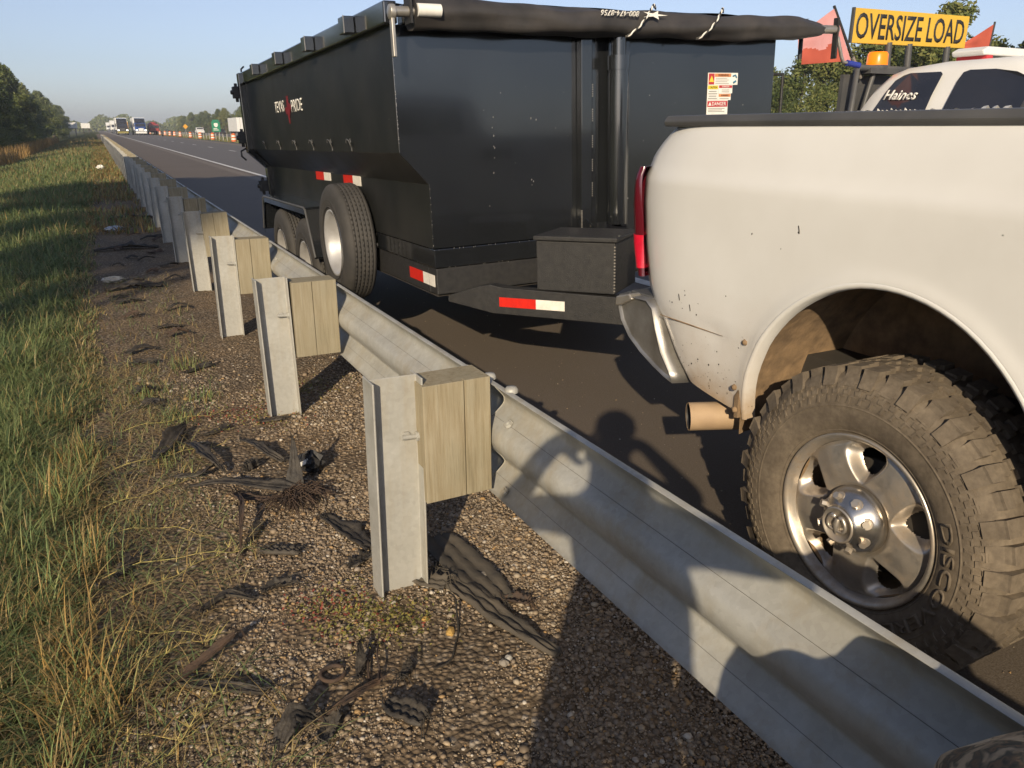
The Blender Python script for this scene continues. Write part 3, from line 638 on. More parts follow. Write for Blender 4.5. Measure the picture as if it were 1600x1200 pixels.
bolt = MB(); bolt.tube([(0.035, -0.004, 0.57), (0.035, -0.012, 0.57)], 0.016, 6, smooth=False); bolt.tube([(0.035 - .02, -0.024, 0.572), (0.078, -0.016, 0.566)], 0.0085, 8); bolt.tube([(0.066, -0.017, 0.567), (0.080, -0.0155, 0.566)], 0.0165, 6, smooth=False)
bolm = bolt.mesh('post_bolt', M['galv'])
r3 = random.Random(9)
NP = 62
for k in range(-2, NP):
    o = link(bpy.data.objects.new('post', pm), GR); o.location = (0, 1.905 * k, r3.uniform(-.008, .008) if k else 0)
    if k > 3: o.rotation_euler = (R(r3.uniform(-1.0, 1.0)), R(r3.uniform(-1.6, 1.0)), 0)
    elif k in (0, 1, 2, 3): o.rotation_euler = (0, R((0.6, -0.8, 0.3, -0.9)[k]), 0)
    b = link(bpy.data.objects.new('wood_block', bms[(k * 3) % 5]), o); b.rotation_euler = (0, R(r3.uniform(-1.0, 1.0)), 0)
    if k < 14: link(bpy.data.objects.new('bolt', bolm), o)
def catmull(pts, n):
    out = []; P = [Vector((*p, 0)) for p in pts]; P = [P[0] * 2 - P[1]] + P + [P[-1] * 2 - P[-2]]
    for i in range(1, len(P) - 2):
        a, b, c, d = P[i - 1:i + 3]
        for k in range(n):
            t = k / n; q = 0.5 * ((2 * b) + (c - a) * t + (2 * a - 5 * b + 4 * c - d) * t * t + (3 * b - a - 3 * c + d) * t ** 3); out.append((q.x, q.y))
    out.append(tuple(pts[-1])); return out
WP = catmull([(0.000, .7165), (0.010, .719), (0.020, .716), (0.046, .684), (0.076, .650), (0.083, .634), (0.078, .616), (0.046, .586), (0.012, .560), (0.001, .535), (0.002, .508), (0.020, .474), (0.058, .438), (0.082, .408), (0.080, .392), (0.048, .361), (0.018, .330), (0.003, .322)], 5)
def rail_section(y0, y1, dx=0.0):
    mb = MB(); n = 26; t = 0.003; P0, P1 = [], []
    for i in range(n + 1):
        y = y0 + (y1 - y0) * i / n; P0.append([(RX + dx + d, y, z) for d, z in WP]); P1.append([(RX + dx + d + t, y, z) for d, z in WP])
    mb.grid(P0); mb.grid(P1, flip=True); m = len(WP)
    for j in range(m - 1):
        mb.add([P0[0][j], P0[0][j + 1], P1[0][j + 1], P1[0][j]], [(0, 1, 2, 3)]); mb.add([P0[-1][j], P0[-1][j + 1], P1[-1][j + 1], P1[-1][j]], [(3, 2, 1, 0)])
    for e in (0, -1):
        for i in range(n): mb.add([P0[i][e], P0[i + 1][e], P1[i + 1][e], P1[i][e]], [(0, 1, 2, 3)])
    return mb
ys0 = 2.22
k = 0; y = ys0 - 7.62
secs = []
while y < 118:
    L = 3.81 if y < 40 else 7.62
    o = rail_section(y, y + L + 0.16, 0.0035 * (k % 2)).build('rail_section', M['galv'], GR, weld=True); secs.append((o, y))
    for (d, z) in ((.040, .582), (.050, .363)):            # rolled seam pressed along each face
        MB().tube([(RX + dx_ + d, y + .02, z) for dx_ in (.0035 * (k % 2) - .0004,)] + [(RX + .0035 * (k % 2) + d - .0004, y + L, z)], .0007, 4, cap=False).build('seam', M['seam'], o) if y < 12 else None
    y += L; k += 1
# hexagonal splice bolts seen on the back of the rail, and round heads along its top
def sbolts(parent, ybase):
    for dy in (0.16,):
        for (d, z, nx) in ((0.046, .586, -1), (0.030, .344, -1)):
            mb = MB(); c = Vector((RX + d - .004, ybase - dy, z)); mb.tube([c, c + Vector((-.007, 0, .009))], .0165, 6, smooth=False); mb.tube([c + Vector((-.007, 0, .009)), c + Vector((-.010, 0, .013))], .0085, 8); mb.build('bolt', M['galv'], parent)
for (o, yy) in secs[:6]: sbolts(o, yy + 0.04)
sb = MB()
for yy in (2.06, 2.22): sb.lathe([(0.0, .020), (.016, .018), (.022, .010), (.022, 0)], (RX + .03, yy, .7135), 'z', 12)
sb.build('bolt', M['galv'], GR)

# ---------------------------------------------------------------- wheels
def tyre_allterrain(parent, c, sgn, lett=True):
    """c = centre of the outer tyre plane, sgn=+1: inboard is +X (outer face looks to -X)"""
    c = Vector(c); mb = MB(); rm = lambda r: r if r < .25 else .25 + (r - .25) * 1.135
    prof = [(.250, .014), (.262, .002), (.285, -.008), (.315, -.013), (.345, -.011), (.372, -.003), (.390, .010), (.400, .030), (.403, .060), (.405, .142), (.403, .225), (.400, .255), (.388, .275), (.345, .295), (.300, .293), (.250, .270)]
    mb.lathe([(rm(r), x * sgn) for r, x in prof], c, 'x', 96)
    def P(r, x, th): r = rm(r); return c + Vector((x * sgn, r * math.cos(th), r * math.sin(th)))
    def blk(poly, r0, r1, tp=0.0):
        """poly: list of (theta, x); extrude between radii r0, r1"""
        n = len(poly); cx = sum(q[0] for q in poly) / n; cy = sum(q[1] for q in poly) / n
        lo = [P(r0, x, t) for t, x in poly]; hi = [P(r1, cy + (x - cy) * (1 - tp), cx + (t - cx) * (1 - tp)) for t, x in poly]
        mb.add(lo + hi, [tuple(range(n, 2 * n))] + [(i, (i + 1) % n, n + (i + 1) % n, n + i) for i in range(n)])
    N = 42; d = 2 * PI / N
    for i in range(N):
        t = i * d; e = 0.010 if i % 2 else -0.004
        for side in (0, 1):
            X = (lambda x: x) if side == 0 else (lambda x: .284 - x)
            tt = t + (0 if side == 0 else d / 2)
            # shoulder lug with a stepped inner end, wrapping over the shoulder
            blk([(tt, X(.012 + e)), (tt + d * .70, X(.012 + e)), (tt + d * .74, X(.055)), (tt + d * .60, X(.060)), (tt + d * .62, X(.086)), (tt + d * .10, X(.090)), (tt + d * .05, X(.055))], .396, .4165, .05)
            lo = [(.372, -.004 + e * .3), (.398, .014 + e), (.4165, .022 + e)]
            a0, a1 = tt + d * .02, tt + d * .70
            vs = []
            for th in (a0, a1):
                for r, x in lo: vs.append(P(r, X(x - .006), th))
            vs += [P(.385, X(.03), a0), P(.385, X(.03), a1)]
            mb.add(vs, [(0, 1, 4, 3), (1, 2, 5, 4), (0, 6, 1), (1, 6, 2), (3, 4, 7), (4, 5, 7)])
        # centre blocks: interlocking hooks
        for q, x0 in ((.0, .098), (.5, .146)):
            tt = t + d * q
            blk([(tt, x0), (tt + d * .42, x0 - .003), (tt + d * .46, x0 + .014), (tt + d * .84, x0 + .012), (tt + d * .80, x0 + .040), (tt + d * .30, x0 + .042), (tt + d * .26, x0 + .022), (tt + d * .02, x0 + .020)], .402, .4155, .06)
    # stepped raised pattern on the sidewall, two saw-tooth rings
    def sx(r): return float(np.interp(r, [.25, .262, .285, .315, .345, .372, .39], [.014, .002, -.008, -.013, -.011, -.003, .010]))
    Nt = 64; dt = 2 * PI / Nt
    for i in range(Nt):
        t = i * dt
        for (pts, h) in (([(.352, .05), (.352, .52), (.366, .62), (.366, .95), (.377, 1.0), (.377, .42), (.362, .36), (.362, .05)], .0035), ([(.331, .30), (.331, .62), (.346, .72), (.346, 1.05), (.3495, 1.08), (.3495, .55), (.336, .45)], .003)):
            lo = [P(r, sx(r), t + f * dt) for r, f in pts]; hi = [P(r, sx(r) - h, t + f * dt) for r, f in pts]; n = len(pts)
            mb.add(lo + hi, [tuple(range(n, 2 * n))] + [(a, (a + 1) % n, n + (a + 1) % n, n + a) for a in range(n)])
    for rr in (.258, .322):
        mb.lathe([(rm(rr - .0025), sx(rr) * sgn), (rm(rr), (sx(rr) - .003) * sgn), (rm(rr + .0025), sx(rr + .002) * sgn)], c, 'x', 96)
    ty = mb.build('tyre', M['tyre'], parent)
    if lett:
        for txt, mid, span in (('DISCOVERER', R(-159), R(92)),):
            def warp(a, b, h, mid=mid, span=span):
                th = mid + (a / 1.0) * span; r = .294 + b
                return P(r, sx(r) - .0005 - h, th)
            lettering('lettering', txt, (0, 0, 0), (1, 0, 0), (0, 1, 0), 1.0, .030, M['tyre'], ty, bold=0.012, extrude=0.0035, warp=warp)
    return ty
def rim_five(parent, c, sgn):
    c = Vector(c)
    def P(r, x, th): return c + Vector((x * sgn, r * math.cos(th), r * math.sin(th)))
    mb = MB(); nr, nt = 46, 400; rs = np.linspace(.082, .2235, nr)
    r, t = np.meshgrid(rs, np.arange(nt) * 2 * PI / nt, indexing='ij')
    a = (t - R(90) + R(36)) % R(72) - R(36)                # angle from the nearest window axis
    hw = 0.010 + 0.62 * np.clip(r - .112, 0, 1) * 0.62
    u = (r - .170) / .036; v = a * r / hw
    dd = (np.abs(u) ** 2.6 + np.abs(v) ** 2.6) ** (1 / 2.6)
    sm = lambda e0, e1, q: np.clip((q - e0) / (e1 - e0), 0, 1) ** 2 * (3 - 2 * np.clip((q - e0) / (e1 - e0), 0, 1))
    x = 0.028 - 0.012 * np.cos((r - .15) / .075 * PI / 2) + 0.042 * (1 - sm(0.92, 1.75, dd)) + 0.012 * sm(.112, .088, r) + 0.004 * sm(.212, .2235, r)
    x = x + 0.006 * sm(.55, 1.0, np.abs(a) / R(36)) * sm(.10, .15, r) * -0.6
    idx = lambda i, k: i * nt + k % nt
    vs = [P(r[i, k], x[i, k], t[i, k]) for i in range(nr) for k in range(nt)]
    fs = [(idx(i, k), idx(i, k + 1), idx(i + 1, k + 1), idx(i + 1, k)) for i in range(nr - 1) for k in range(nt) if min(dd[i, k], dd[i + 1, k], dd[i, (k + 1) % nt]) > 0.97]
    mb.add(vs, fs, 0, True)
    mb.lathe([(.2235, .032 * sgn), (.228, .024 * sgn), (.233, .010 * sgn), (.240, .002 * sgn), (.247, .000 * sgn), (.250, .006 * sgn), (.250, .016 * sgn)], c, 'x', 96)
    rim = mb.build('rim', M['rim'], parent, weld=True)
    b = MB(); b.lathe([(.222, .036 * sgn), (.215, .07 * sgn), (.205, .20 * sgn)], c, 'x', 64); b.build('rim_barrel', M['mud'], parent)
    b = MB(); b.lathe([(.0, .085 * sgn), (.165, .085 * sgn), (.165, .11 * sgn), (.0, .11 * sgn)], c, 'x', 48); b.box(c.x + .06 * sgn, c.x + .13 * sgn, c.y - .20, c.y - .10, c.z - .09, c.z + .09); b.build('brake_disc', M['dark'], parent)
    # domed hub cover with eight lug pockets
    h = MB(); h.lathe([(.098, .030 * sgn), (.0975, .016 * sgn), (.094, .006 * sgn), (.086, -.008 * sgn), (.072, -.026 * sgn), (.058, -.040 * sgn), (.054, -.046 * sgn), (.0525, -.052 * sgn)], c, 'x', 72)
    hub = h.build('hub_cap', M['hub'], parent)
    e = MB(); e.lathe([(.0525, -.050 * sgn), (.050, -.055 * sgn), (.046, -.0555 * sgn), (.045, -.052 * sgn), (.0, -.050 * sgn)], c, 'x', 60)
    # ram's head in relief: muzzle, brow and two curled horns
    def Q(y, z, x): return c + Vector((x * sgn, y, z))
    for s in (-1, 1):
        horn = [Q(s * (.004 + .026 * f ** .6 * math.cos(2.2 - f * 4.6)) + s * .008, .006 + .022 * math.sin(2.2 - f * 4.6), -.052 - .003) for f in [i / 12 for i in range(13)]]
        e.tube(horn, [.0078 * (1 - .55 * i / 12) for i in range(13)], 7)
    e.tube([Q(0, .020, -.052), Q(0, .006, -.056), Q(0, -.014, -.055), Q(0, -.027, -.052)], [.008, .0095, .0065, .004], 8)
    e.build('emblem', M['rim'], hub)
    for i in range(8):
        th = R(22.5 + 45 * i); o = MB(); rr = .0725; nrm = Vector((-.80 * sgn, .60 * math.cos(th), .60 * math.sin(th)))
        p = P(rr, -.023, th); o.tube([p - nrm * .004, p + nrm * .0015], [.0185, .0165], 14); o.tube([p, p + nrm * .016], .0105, 6, smooth=False)
        o.build('lug_nut', M['rim'], hub)
    return rim
def plain_wheel(c, sgn, tyre_r, w, parent, name='wheel', rimr=.215):
    wh = empty(name, Vector(c) - root_origin(parent)); wh.parent = parent; c = Vector(c)
    tr = tyre_r; mb = MB(); g = []
    for k in range(5):                                     # ribs and grooves
        a = .18 + .128 * k * (1 / 1.0); g += [(tr, w * a), (tr, w * (a + .10)), (tr - .010, w * (a + .104)), (tr - .010, w * (a + .124))]
    prof = [(rimr, w * .10), (rimr + .02, w * .03), (rimr + .07, -w * .02), (tr - .06, 0), (tr - .025, w * .035), (tr - .008, w * .10), (tr - .002, w * .15)] + g + [(tr, w * .82), (tr - .008, w * .90), (tr - .025, w * .965), (tr - .06, w), (rimr + .05, w * 1.02), (rimr, w * .9)]
    mb.lathe([(r, x * sgn) for r, x in prof], c, 'x', 64)
    for r in (rimr + .03, rimr + .075): mb.lathe([(r - .003, (-w * .005) * sgn), (r, (-w * .02 - .003) * sgn), (r + .003, (-w * .005) * sgn)], c, 'x', 64)
    # small sipes across the ribs
    for k in range(72):
        th = 2 * PI * k / 72
        for q in (.20, .33, .46, .59, .71):
            tq = th + (.02 if int(q * 100) % 2 else 0); u = Vector((0, -math.sin(tq), math.cos(tq))); n = Vector((0, math.cos(tq), math.sin(tq)))
            p = c + Vector((w * (q + .02) * sgn, 0, 0)) + n * (tr - .0005)
            mb.add([p - u * .010, p + u * .010, p + u * .010 + Vector((w * .05 * sgn, 0, 0)) + n * .0022, p - u * .010 + Vector((w * .05 * sgn, 0, 0)) + n * .0022], [(0, 1, 2, 3)])
    mb.build('tyre', M['rubber'], wh)
    rb = MB(); rb.lathe([(r, x * sgn) for r, x in [(rimr + .012, w * .04), (rimr + .010, w * .015), (rimr, w * .02), (rimr - .010, w * .10), (rimr - .022, w * .16), (rimr - .026, w * .28), (rimr - .034, w * .31), (rimr - .038, w * .42), (rimr - .046, w * .45), (rimr - .050, w * .55), (rimr - .075, w * .66), (.105, w * .60), (.09, w * .62), (.058, w * .62), (.055, w * .70)]], c, 'x', 56)
    rim = rb.build('rim', M['wheel_silver'], wh)
    for i in range(8):
        th = R(45 * i + 10); p = c + Vector((w * .60 * sgn, .083 * math.cos(th), .083 * math.sin(th))); nb = MB(); nb.tube([p + Vector((-.004 * sgn, 0, 0)), p + Vector((.03 * sgn, 0, 0))], .0095, 8); nb.build('stud_hole', M['ink'], rim)
    return wh

# ---------------------------------------------------------------- near pickup truck
TB = Vector((2.75, 1.30, 0.026))
truck = empty('pickup_truck', TB, label='white pickup truck with muddy rear tyre parked beside the guardrail', cat='pickup truck')
AY, AZ, ARX, ARZ = 1.29, 0.585, 0.505, 0.545               # wheel-arch ellipse
def prof_x(z):
    return float(np.interp(z, [.45, .60, .74, .857, .875, 1.0, 1.25, 1.30, 1.345, 1.365, 1.45, 1.50, 1.53], [1.835, 1.795, 1.768, 1.757, 1.752, 1.748, 1.748, 1.749, 1.752, 1.764, 1.788, 1.806, 1.826]))
def rear_y(z): return float(np.interp(z, [.60, .63, .70, .80, .88, .95, 1.1, 1.25, 1.37, 1.42, 1.47, 1.53], [2.07, 2.10, 2.17, 2.24, 2.30, 2.345, 2.385, 2.405, 2.405, 2.395, 2.360, 2.305]))
def bottom_z(y):
    base = float(np.interp(y, [-3.4, .45, .80, 1.79, 2.10, 2.45], [.47, .47, .585, .598, .632, .66]))
    q = (y - AY) / ARX
    return max(base, AZ + ARZ * math.sqrt(max(0, 1 - q * q))) if abs(q) < 1 else base
ysamp = sorted(set([AY + ARX * math.cos(PI * i / 40) for i in range(41)] + [AY + ARX + .004, AY - ARX - .004] + list(np.linspace(AY + ARX + .03, 2.30, 14)) + list(np.linspace(.46, AY - ARX - .03, 8))))
def bed_side(side):
    """side +1: passenger side towards the rail; -1: mirrored"""
    mx = (lambda x: x) if side > 0 else (lambda x: 5.5 - x)
    mb = MB(); rowsA = np.linspace(1.20, 1.53, 18); rows = []
    for y in ysamp:
        zb = bottom_z(y); zz = list(np.linspace(zb, 1.20, 20)[:-1]) + list(rowsA); col = []
        for z in zz:
            f = np.clip((y - 1.80) / .50, 0, 1); yy = y + (rear_y(z) - 2.30) * f ** 2
            x = prof_x(z)
            # short pressed line low on the rear quarter
            if 1.88 < yy < 2.24: x += .006 * math.exp(-((z - .858) / .008) ** 2)
            # flare around the arch
            q = math.hypot((y - AY) / ARX, max(z - AZ, 0) / ARZ) if z > AZ - .02 else 9
            x -= .005 * math.exp(-((q - 1.0) / .05) ** 2) if q < 1.6 else 0
            if f > 0: x += 0.05 * f ** 6
            col.append((mx(x), yy, z))
        rows.append(col)
    # rear corner: curl round to the tailgate
    for (dx, dy) in ((.09, .022), (.115, .018), (.12, .0)):
        rows.append([(mx(prof_x(z) + dx), rear_y(z) + dy, z) for z in (list(np.linspace(bottom_z(2.3), 1.20, 20)[:-1]) + list(rowsA))])
    mb.grid(rows, flip=side > 0)
    # rolled arch lip
    lip = []
    for i in range(41):
        th = PI * i / 40; y = AY + ARX * math.cos(th); z = AZ + ARZ * math.sin(th); x = prof_x(z) - .006
        lip.append([(mx(x), y, z), (mx(x - .004), AY + (ARX - .006) * math.cos(th), AZ + (ARZ - .006) * math.sin(th)), (mx(x + .004), AY + (ARX - .016) * math.cos(th), AZ + (ARZ - .016) * math.sin(th)), (mx(x + .045), AY + (ARX - .018) * math.cos(th), AZ + (ARZ - .018) * math.sin(th))])
    mb.grid(lip, flip=side > 0)
    return mb
bd = bed_side(1).build('bed_side', M['truck_white'], truck, weld=True)
bed_side(-1).build('bed_side', M['truck_white'], truck, weld=True)
# pressed line's shade painted as a dark tube, scratches and stone chips on the quarter panel
mb = MB(); mb.tube([(prof_x(.8585 - .004 * t) - .0005, 2.215 - .335 * t, .8595 - .004 * t) for t in [i / 8 for i in range(9)]], [.0006 + .0022 * math.sin(PI * min(1, .08 + i / 8)) for i in range(9)], 5); mb.build('pressed_line_shade', M['mud'], bd)
r6 = random.Random(12); mb = MB()
for (yc, zc, sy, sz, n) in ((2.12, .93, .08, .05, 9), (1.62, 1.22, .10, .05, 2), (1.98, .68, .14, .05, 44), (1.88, .78, .10, .08, 12), (1.5, 1.3, .3, .08, 2)):
    for _ in range(n):
        y, z = r6.gauss(yc, sy), r6.gauss(zc, sz)
        if z < bottom_z(y) + .02 or y > 2.2 or z > 1.5: continue
        x = prof_x(z) - .0009; l = r6.uniform(.0012, .0045); a = r6.uniform(0, PI); e = r6.uniform(.4, 1)
        mb.add([(x, y + l * math.cos(a), z + l * math.sin(a)), (x, y - l * e * math.sin(a), z + l * e * math.cos(a)), (x, y - l * math.cos(a), z - l * math.sin(a)), (x, y + l * e * math.sin(a), z - l * e * math.cos(a))], [(0, 1, 2, 3)])
for (y, z) in ((2.105, .945), (2.045, .918), (1.60, 1.235)): mb.tube([(prof_x(z + .012) - .001, y + .004, z + .012), (prof_x(z) - .001, y, z), (prof_x(z - .010) - .001, y - .002, z - .010)], .0014, 5)
tag(mb.build('mud_specks', M['dark'], bd), None, None, None, 'stuff')
# muddy wheel-house
for side in (1, -1):
    mx = (lambda x: x) if side > 0 else (lambda x: 5.5 - x)
    mb = MB(); P = []
    for i in range(37):
        th = -.10 + (PI + .2) * i / 36; row = []
        for k, x in enumerate((1.785, 1.83, 1.95, 2.10, 2.22)):
            rr = 1.0 + .03 * min(k, 1); row.append((mx(x), AY + ARX * rr * math.cos(th), AZ + ARZ * rr * math.sin(th)))
        P.append(row)
    mb.grid(P, flip=side < 0)
    mb.add([P[i][-1] for i in range(37)], [tuple(range(37))]); mb.build('wheel_house', M['mud'], truck)
# mud flap edge / lower corner of the arch with bolt heads
mb = MB(); mb.prism([(1.795, .590), (1.815, .585), (1.822, .66), (1.800, .70)], 'x', 1.775, 1.80); fl = mb.build('arch_liner_clip', M['mud'], truck, bevel=.002)
for (y, z) in ((1.792, .625), (1.803, .70), (1.775, .86)):
    b = MB(); b.lathe([(0, -.006), (.008, -.004), (.011, .004)], (1.752, y, z), 'x', 10); b.build('bolt', M['mud'], truck)
# rail caps, tailgate, bed interior
for side in (1, -1):
    mx = (lambda x: x) if side > 0 else (lambda x: 5.5 - x)
    mb = MB(); mb.prism([(mx(1.812), 1.517), (mx(1.806), 1.533), (mx(1.820), 1.553), (mx(1.90), 1.556), (mx(1.925), 1.545), (mx(1.925), 1.515)], 'y', .45, 2.325); mb.build('bed_rail_cap', M['plastic'], truck, bevel=.005)
# flaking pale tape left along the inner rail
mb = MB(); r4 = random.Random(3)
for i in range(34):
    y = .70 + i * .033; s = r4.uniform(.004, .030) if i > 3 else r4.uniform(.012, .034)
    if i > 16: s *= .35
    x = 1.90 + r4.uniform(-.01, .02); h = r4.uniform(.001, .006) * (1.3 if i < 17 else .4)
    mb.add([(x, y, 1.5565), (x + .012, y + s, 1.5565), (x + .016, y + s * .8, 1.556 + h), (x + .004, y - .004, 1.556 + h * 1.3), (x + .03, y + s * .4, 1.5568)], [(0, 1, 2, 3), (1, 4, 2), (0, 3, 4)])
mb.build('torn_tape', M['white'], truck)
mb = MB(); mb.box(1.93, 3.57, 2.30, 2.385, .93, 1.52); mb.box(2.0, 3.5, 2.385, 2.392, 1.05, 1.40); tg = mb.build('tailgate', M['truck_white'], truck, bevel=.012)
mb = MB(); mb.box(2.62, 2.88, 2.392, 2.405, 1.34, 1.42); mb.build('handle', M['plastic'], tg, bevel=.008)
mb = MB(); mb.box(2.24, 3.26, .46, 2.30, .90, .93); mb.box(1.90, 1.93, .46, 2.30, 1.17, 1.515); mb.box(3.57, 3.60, .46, 2.30, 1.17, 1.515); mb.box(1.90, 2.26, .46, 2.30, 1.155, 1.17); mb.box(3.24, 3.60, .46, 2.30, 1.155, 1.17); mb.box(1.90, 3.60, .44, .46, .90, 1.52); mb.build('bed_liner', M['plastic'], truck)
# tail light wrapping the corner
def tail_strip(zs, off):
    P = []
    for z in zs:
        f = (z - .985) / (1.375 - .985); y1 = rear_y(z) + .022; x0 = prof_x(z) + .05
        yf = y1 - (.060 + .018 * math.sin(PI * min(f * 1.1, 1)))
        row = [(prof_x(z) + .004, yf, z)]
        for k in range(7):
            t = k / 6; th = t * PI / 2; row.append((x0 + .05 - (.10 - .0) * math.cos(th) * .98 - off * math.cos(th), y1 - .055 + .06 * math.sin(th) + off * math.sin(th), z))
        row.append((prof_x(z) + .17, y1 + .006 + off, z)); P.append(row)
    mb = MB(); mb.grid(P, flip=True)
    for e in (0, -1): mb.add(P[e], [tuple(range(len(P[e])))])
    return mb
tl = tail_strip(np.linspace(.985, 1.378, 16), .012).build('tail_light', M['red_lens'], truck)
tail_strip(np.linspace(1.015, 1.135, 6), .0165).build('lens', M['red_bright'], tl)
mb = MB(); mb.prism([(2.30, .975), (2.42, .975), (2.435, 1.2), (2.43, 1.372), (2.40, 1.388), (2.345, 1.385), (2.325, 1.2)], 'x', 3.735, 3.66); mb.build('tail_light', M['red_lens'], truck, bevel=.01)
# chrome step bumper
mb = MB(); out = [(2.115, .622), (2.165, .632), (2.235, .655), (2.32, .69), (2.40, .735), (2.455, .79), (2.475, .835), (2.480, .872), (2.470, .890), (2.300, .896), (2.262, .872), (2.235, .80), (2.195, .72), (2.14, .66)]
P = []
for (x, ins) in ((1.765, .030), (1.752, .012), (1.752, .0), (1.80, -.012), (1.95, -.030), (2.75, -.055), (3.55, -.03), (3.70, -.012), (3.748, .0), (3.748, .012), (3.735, .03)):
    cy, cz = 2.32, .80; P.append([(x, (y + (cy - y) * ins * 2.0) - (ins if (y > 2.3 and ins < 0) else 0), z + (cz - z) * ins * 2.0) for y, z in out] + [(x, out[0][0] + (cy - out[0][0]) * ins * 2, out[0][1] + (cz - out[0][1]) * ins * 2)])
mb.grid(P, flip=True); mb.add([p for p in P[0][:-1]], [tuple(range(len(out)))]); mb.add([p for p in P[-1][:-1]], [tuple(range(len(out)))])
bp = mb.build('bumper', M['bumper'], truck, recalc=True)
mb = MB(); mb.box(1.80, 3.70, 2.31, 2.46, .890, .903); mb.build('step_pad', M['plastic'], bp, bevel=.004)
mb = MB(); mb.prism([(2.40, .905), (2.485, .880), (2.49, .84), (2.45, .85), (2.38, .885)], 'x', 1.745, 1.80); mb.build('corner_pad', M['bare_steel'], bp, bevel=.006)
mb = MB(); mb.box(2.69, 2.81, 2.30, 2.60, .56, .66); mb.tube([(2.75, 2.58, .66), (2.75, 2.58, .70)], .02); mb.lathe([(0, .050), (.02, .045), (.028, .028), (.02, .008), (.012, 0)], (2.75, 2.58, .70), 'z', 14); mb.build('hitch', M['dark'], truck)
# exhaust tip
mb = MB(); mb.tube([(2.16, 1.72, .55), (2.06, 1.80, .545), (1.93, 1.90, .54), (1.745, 2.005, .53)], .051, 20, cap=False); mb.tube([(1.7452, 2.0048, .53), (1.91, 1.911, .539)], .0465, 20, 1, cap=False); mb.tube([(1.90, 1.917, .539), (1.91, 1.911, .539)], .0465, 20, 1); mb.tube([(2.20, 1.0, .56), (2.16, 1.72, .55)], .045, 12)
mb.build('exhaust_pipe', [M['exhaust'], M['ink']], truck)
mb = MB(); mb.box(2.05, 3.45, -2.9, 2.25, .62, .78); mb.tube([(1.95, 1.29, .43), (3.55, 1.29, .43)], .05, 12); mb.lathe([(.0, -.16), (.13, -.13), (.17, 0), (.13, .13), (0, .16)], (2.75, 1.29, .43), 'y', 16); mb.box(2.0, 2.06, .5, 2.0, .50, .60); mb.build('chassis', M['dark'], truck)
# wheels
def truck_wheel(c, sgn, lett):
    wh = empty('wheel', Vector(c) - TB); wh.parent = truck; tyre_allterrain(wh, c, sgn, lett); return wh
WR = (1.722, 1.278, .466)
w1 = truck_wheel(WR, 1, True); rim_five(w1, Vector(WR) + Vector((.004, 0, 0)), 1)
def dup(src, loc, rz=0, parent=None):
    c = copy_tree(src, parent); c.location = loc; c.rotation_euler.z = rz; return c
dup(w1, Vector((3.778, 1.285, .466)) - TB, PI, truck); dup(w1, Vector((1.722, -2.42, .466)) - TB, 0, truck); dup(w1, Vector((3.778, -2.42, .466)) - TB, PI, truck)
# cab and bonnet ahead of the bed (beyond the frame)
def loft(parent, name, m, secs):
    mb = MB(); mb.grid([[tuple(q) for q in s] + [tuple(s[0])] for s in secs]); mb.add(secs[0], [tuple(range(len(secs[0])))]); mb.add(secs[-1], [tuple(range(len(secs[-1])))])
    return mb.build(name, m, parent, recalc=True)
def cab_section(y, xo, xi, zl, zb, zr, xc=2.75):
    """y, outer half width, roof half width, sill z, belt z, roof z"""
    pts = [(-xo * .96, zl), (-xo, zl + .2), (-xo, zb), (-xi - .03, zr - .10), (-xi + .05, zr - .02), (-xi * .5, zr), (xi * .5, zr), (xi - .05, zr - .02), (xi + .03, zr - .10), (xo, zb), (xo, zl + .2), (xo * .96, zl)]
    return [(xc + a, y, z) for a, z in pts]
loft(truck, 'cab', M['truck_white'], [cab_section(.40, .99, .70, .50, 1.38, 1.90), cab_section(.32, .99, .74, .50, 1.38, 1.96), cab_section(-.6, 1.0, .76, .50, 1.36, 1.99), cab_section(-1.2, 1.0, .72, .50, 1.34, 1.95), cab_section(-1.62, 1.0, .68, .50, 1.32, 1.52), cab_section(-1.95, 1.0, .80, .50, 1.28, 1.36)])
loft(truck, 'bonnet', M['truck_white'], [cab_section(-1.94, .99, .80, .80, 1.26, 1.37), cab_section(-2.8, .97, .78, .80, 1.22, 1.34), cab_section(-3.40, .92, .72, .80, 1.15, 1.27)])
mb = MB(); mb.box(1.86, 3.64, -3.46, -3.36, .50, .78); mb.build('front_bumper', M['chrome'], truck, bevel=.03)
mb = MB(); mb.box(2.15, 3.35, -3.43, -3.38, .82, 1.18); mb.build('grille', M['plastic'], truck, bevel=.02)
for (ya, yb) in ((.22, -.42), (-.50, -1.15)):
    for s in (-1, 1):
        mb = MB(); q = lambda y, z: (2.75 + s * float(np.interp(z, [1.40, 1.86], [1.003, .815])), y, z)
        mb.add([q(ya, 1.42), q(yb, 1.42), q(yb - .02 if yb > -1 else yb + .12, 1.83), q(ya - .05, 1.83)], [(0, 1, 2, 3)]); mb.build('window', M['glass'], truck)
mb = MB(); mb.add([(2.1, .412, 1.45), (3.4, .412, 1.45), (3.3, .405, 1.84), (2.2, .405, 1.84)], [(0, 1, 2, 3)]); mb.build('rear_window', M['glass'], truck)

